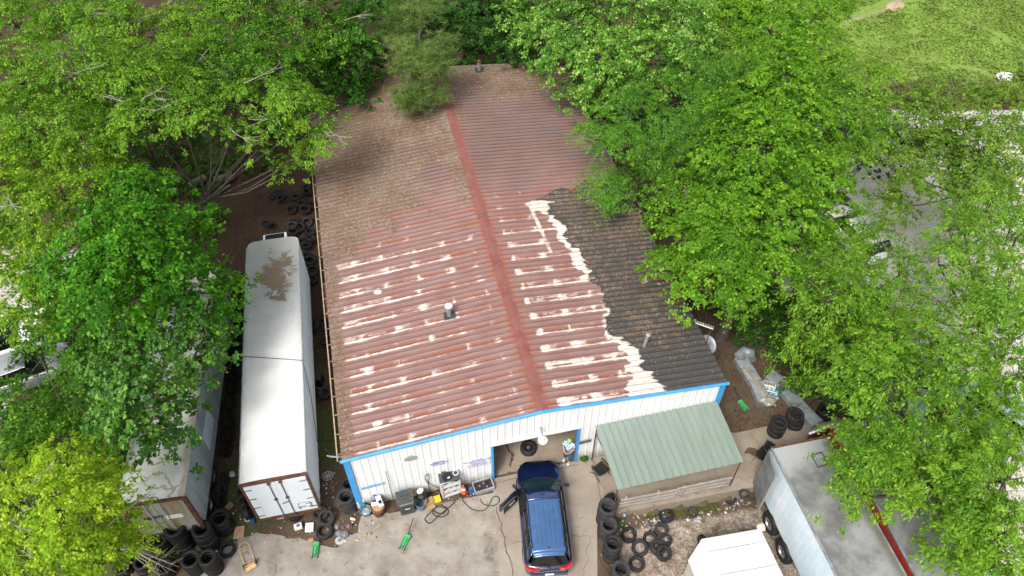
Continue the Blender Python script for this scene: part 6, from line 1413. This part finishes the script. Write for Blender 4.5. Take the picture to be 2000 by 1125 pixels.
T('sapling_tree', 'thin airy tree with pale gravel showing through its crown', g0(1880, 430),
  [(1790, 230, 6.5, 1.3), (1860, 190, 7, 1.6), (1940, 200, 7, 1.6), (1990, 160, 7, 1.3), (1850, 270, 7, 1.6), (1920, 290, 7, 1.7), (1990, 270, 7, 1.5), (1770, 320, 6, 1.0), (1820, 360, 6.5, 1.4), (1900, 370, 6.5, 1.4), (1980, 360, 6, 1.2), (1740, 400, 5.5, .9), (1760, 265, 6.5, 1.1), (1880, 330, 6, 1.2), (1940, 350, 6.5, 1.2), (1820, 300, 6, 1.1)],
  [(.08, .16, .02), (.15, .26, .035), (.25, .32, .05)], leaf=.17, asp=.7, seed=12, dens=1.35, gap=.16, trunk_r=.12)
T('ash_tree', 'feathery ash tree with bright drooping leaflets beside the big maple', g0(1600, 640),
  [(1590, 490, 7, 1.2), (1560, 560, 7, 1.2), (1620, 570, 7.5, 1.5), (1570, 640, 6.5, 1.1), (1650, 490, 7, 1.2), (1690, 560, 7, 1.4), (1640, 650, 6.5, 1.3), (1720, 470, 6.5, 1.1), (1760, 530, 6.5, 1.2), (1550, 680, 5, .9), (1690, 440, 6.5, 1.2), (1720, 610, 7, 1.2), (1660, 600, 7.5, 1.2), (1620, 720, 5, .9), (1700, 640, 7, 1.0)],
  ASH, leaf=.2, asp=.36, seed=13, droop=1.1)
T('ash_tree', 'pale green ash tree at the middle of the right edge', g0(1950, 700),
  [(1860, 440, 8, 1.3), (1930, 410, 8.5, 1.5), (1995, 450, 8.5, 1.5), (1840, 510, 8, 1.3), (1910, 510, 9, 1.7), (1980, 560, 8.5, 1.5), (1850, 590, 8, 1.4), (1920, 600, 8.5, 1.4), (1780, 600, 6.5, .9), (1990, 510, 8, 1.3), (1890, 450, 7, 1.2), (1960, 620, 8, 1.3), (1990, 400, 7.5, 1.2)],
  [(.09, .20, .025), (.18, .32, .04), (.27, .4, .05)], leaf=.18, asp=.42, seed=14, droop=.9)
T('ash_tree', 'broad ash tree with long leaflets covering the red trailer', g0(1830, 990),
  [(1680, 700, 7.5, 1.1), (1750, 660, 8, 1.2), (1830, 670, 8, 1.3), (1670, 770, 7.5, 1.2), (1750, 760, 8.5, 1.5), (1840, 770, 7.2, 1.2), (1700, 850, 7.5, 1.3), (1640, 925, 6, .75), (1650, 965, 5.7, .7), (1780, 860, 8, 1.4), (1745, 915, 7.5, 1.2), (1820, 960, 8, 1.4), (1900, 870, 7.5, 1.1), (1900, 960, 8.5, 1.5), (1970, 930, 8.5, 1.4), (1895, 1050, 7.5, 1.2), (1960, 1040, 8, 1.3), (1900, 1090, 7, 1.2), (1980, 1110, 8, 1.2), (1930, 730, 7.5, 1.1), (1700, 900, 7.5, 1.0), (1980, 660, 8, 1.2), (1960, 860, 7.5, 1.2), (1880, 830, 7, 1.1), (1990, 740, 8, 1.1), (1930, 800, 6.5, .9), (1850, 900, 8, 1.2), (1870, 720, 8, 1.2)],
  ASH, leaf=.2, asp=.42, seed=15, droop=.9, trunk_r=.3, clump_leaves=90, cl=.52)
# left side, middle
T('ash_tree', 'yellowish green ash tree on the left edge above the parked cars', g0(60, 560),
  [(30, 310, 9.5, 1.7), (110, 320, 9.5, 1.5), (170, 290, 9, 1.2), (40, 400, 10, 1.7), (130, 390, 9.5, 1.5), (-20, 500, 10, 1.7), (80, 480, 9.5, 1.4), (200, 350, 9, 1.0), (60, 560, 9, 1.3), (20, 610, 9, .9), (10, 370, 10, 1.4)],
  [(.085, .18, .014), (.17, .30, .022), (.30, .42, .035)], leaf=.18, seed=16, twigs=6)
T('maple_tree', 'deep green maple tree spreading over the far half of the container trailer', g0(300, 560),
  [(230, 370, 9.5, 1.4), (300, 360, 9.5, 1.3), (210, 450, 10, 1.6), (290, 440, 9.5, 1.5), (370, 440, 8.5, 1.2), (425, 440, 7.6, .8), (170, 530, 9.5, 1.4), (260, 520, 9.5, 1.5), (340, 510, 8.5, 1.3), (400, 520, 7.5, 1.1), (440, 570, 6.6, .75), (200, 600, 9, 1.2), (290, 590, 8.5, 1.2), (370, 590, 7.5, 1.1), (400, 620, 6.8, .8), (120, 590, 8.5, 1.2)],
  [(.035, .135, .010), (.075, .225, .014), (.15, .33, .025)], leaf=.2, asp=.75, seed=17, trunk_r=.28)
T('mulberry_tree', 'mulberry tree with large leaves leaning on the near half of the container trailer', g0(270, 860),
  [(330, 650, 7.2, 1.0), (395, 655, 6.5, .8), (418, 690, 6, .45), (280, 690, 7.5, 1.1), (345, 720, 7.2, 1.1), (375, 740, 6.4, .6), (270, 770, 7.5, 1.1), (330, 800, 7, 1.1), (345, 835, 6, .55), (240, 830, 7, 1.0), (300, 870, 6, .75), (220, 720, 7, 1.0), (200, 650, 7.5, 1.0)],
  [(.035, .11, .02), (.085, .20, .03), (.18, .30, .06)], 'gloss', leaf=.2, asp=.8, seed=18, cl=.48, twigs=1)
T('shrub_tree', 'low green tree between the parked cars and the mulberry', g0(120, 800),
  [(130, 630, 5, 1.2), (180, 690, 5, 1.2), (60, 660, 5.5, .6), (30, 800, 5.5, 1.2), (100, 810, 5.5, 1.2), (170, 780, 5.5, 1.2), (50, 870, 5.5, 1.2), (140, 850, 5, 1.0), (200, 860, 5, .8), (150, 730, 4.5, .8)],
  [(.04, .13, .015), (.09, .21, .02), (.17, .3, .03)], leaf=.17, seed=19, trunk_r=.12)
T('boxelder_tree', 'bright yellow-green tree in the near left corner', g0(120, 1110),
  [(60, 920, 8, 1.1), (130, 905, 8.2, 1.1), (195, 905, 7.8, .9), (30, 990, 8.5, 1.2), (110, 990, 9, 1.3), (190, 975, 8.2, 1.0), (240, 985, 7, .65), (60, 1070, 8.5, 1.1), (140, 1060, 8.5, 1.1), (205, 1050, 7.5, .8), (255, 1050, 6.5, .45), (100, 1125, 8, 1.0), (10, 1120, 8, 1.0), (180, 1120, 7, .8), (-10, 900, 8, 1.0)],
  LIME, leaf=.15, asp=.6, seed=20, cl=.42, twigs=14, trunk_r=.2)
# undergrowth shrubs at the foot of the trees on the right
for i, (u, v, r, lab) in enumerate([(1475, 600, 1.4, 'dark leafy bush growing round the foot of the big maple trunk'), (1565, 660, 1.3, 'dense dark bush beside the bent end of the metal duct'),
                                   (1640, 735, 1.2, 'dark bush behind the long straight metal duct'), (1640, 640, 1.8, 'tall dark bush behind the bushes at the duct pile'), (1700, 640, 1.8, 'dark bush under the ash trees at the right'), (1555, 705, .8, 'low leafy bush just behind the pile of boards and ducts'), (1600, 765, .75, 'low bush right of the long straight duct'), (1480, 655, .9, 'low bush behind the hooked end of the bent duct'), (1665, 790, .6, 'low bush above the tyres at the end of the dock')]):
    c = at(u, v, 1.4); T('bush', lab, (c.x, c.y, -.02), [(u, v, 1.3, r*.8), (u-35, v-20, 1.1, r*.55), (u+35, v+8, 1.1, r*.55), (u+5, v-40, 1.5, r*.6)],
      [(.025, .085, .012), (.05, .14, .018), (.1, .2, .03)], 'leaf', leaf=.15, asp=.7, seed=30+i, trunk_r=.05, cl=.42, cat='bush', group='bushes in the undergrowth by the ducts', clump_leaves=55)
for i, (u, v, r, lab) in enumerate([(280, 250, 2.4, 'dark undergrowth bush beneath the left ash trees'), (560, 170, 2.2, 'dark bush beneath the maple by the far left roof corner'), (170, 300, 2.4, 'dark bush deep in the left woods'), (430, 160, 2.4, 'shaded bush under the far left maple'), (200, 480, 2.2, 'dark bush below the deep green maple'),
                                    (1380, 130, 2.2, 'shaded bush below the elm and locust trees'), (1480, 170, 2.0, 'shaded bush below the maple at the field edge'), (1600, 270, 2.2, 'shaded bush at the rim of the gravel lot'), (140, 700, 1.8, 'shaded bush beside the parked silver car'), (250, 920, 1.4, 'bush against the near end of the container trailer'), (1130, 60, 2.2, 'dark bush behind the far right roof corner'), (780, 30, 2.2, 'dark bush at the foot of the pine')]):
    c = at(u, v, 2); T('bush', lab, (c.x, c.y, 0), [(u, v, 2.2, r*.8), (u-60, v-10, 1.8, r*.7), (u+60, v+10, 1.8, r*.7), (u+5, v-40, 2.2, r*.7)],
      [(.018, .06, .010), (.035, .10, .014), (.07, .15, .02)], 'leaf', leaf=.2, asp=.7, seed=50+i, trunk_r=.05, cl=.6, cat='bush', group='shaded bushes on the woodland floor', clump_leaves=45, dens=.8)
print('LEAVES', NL)
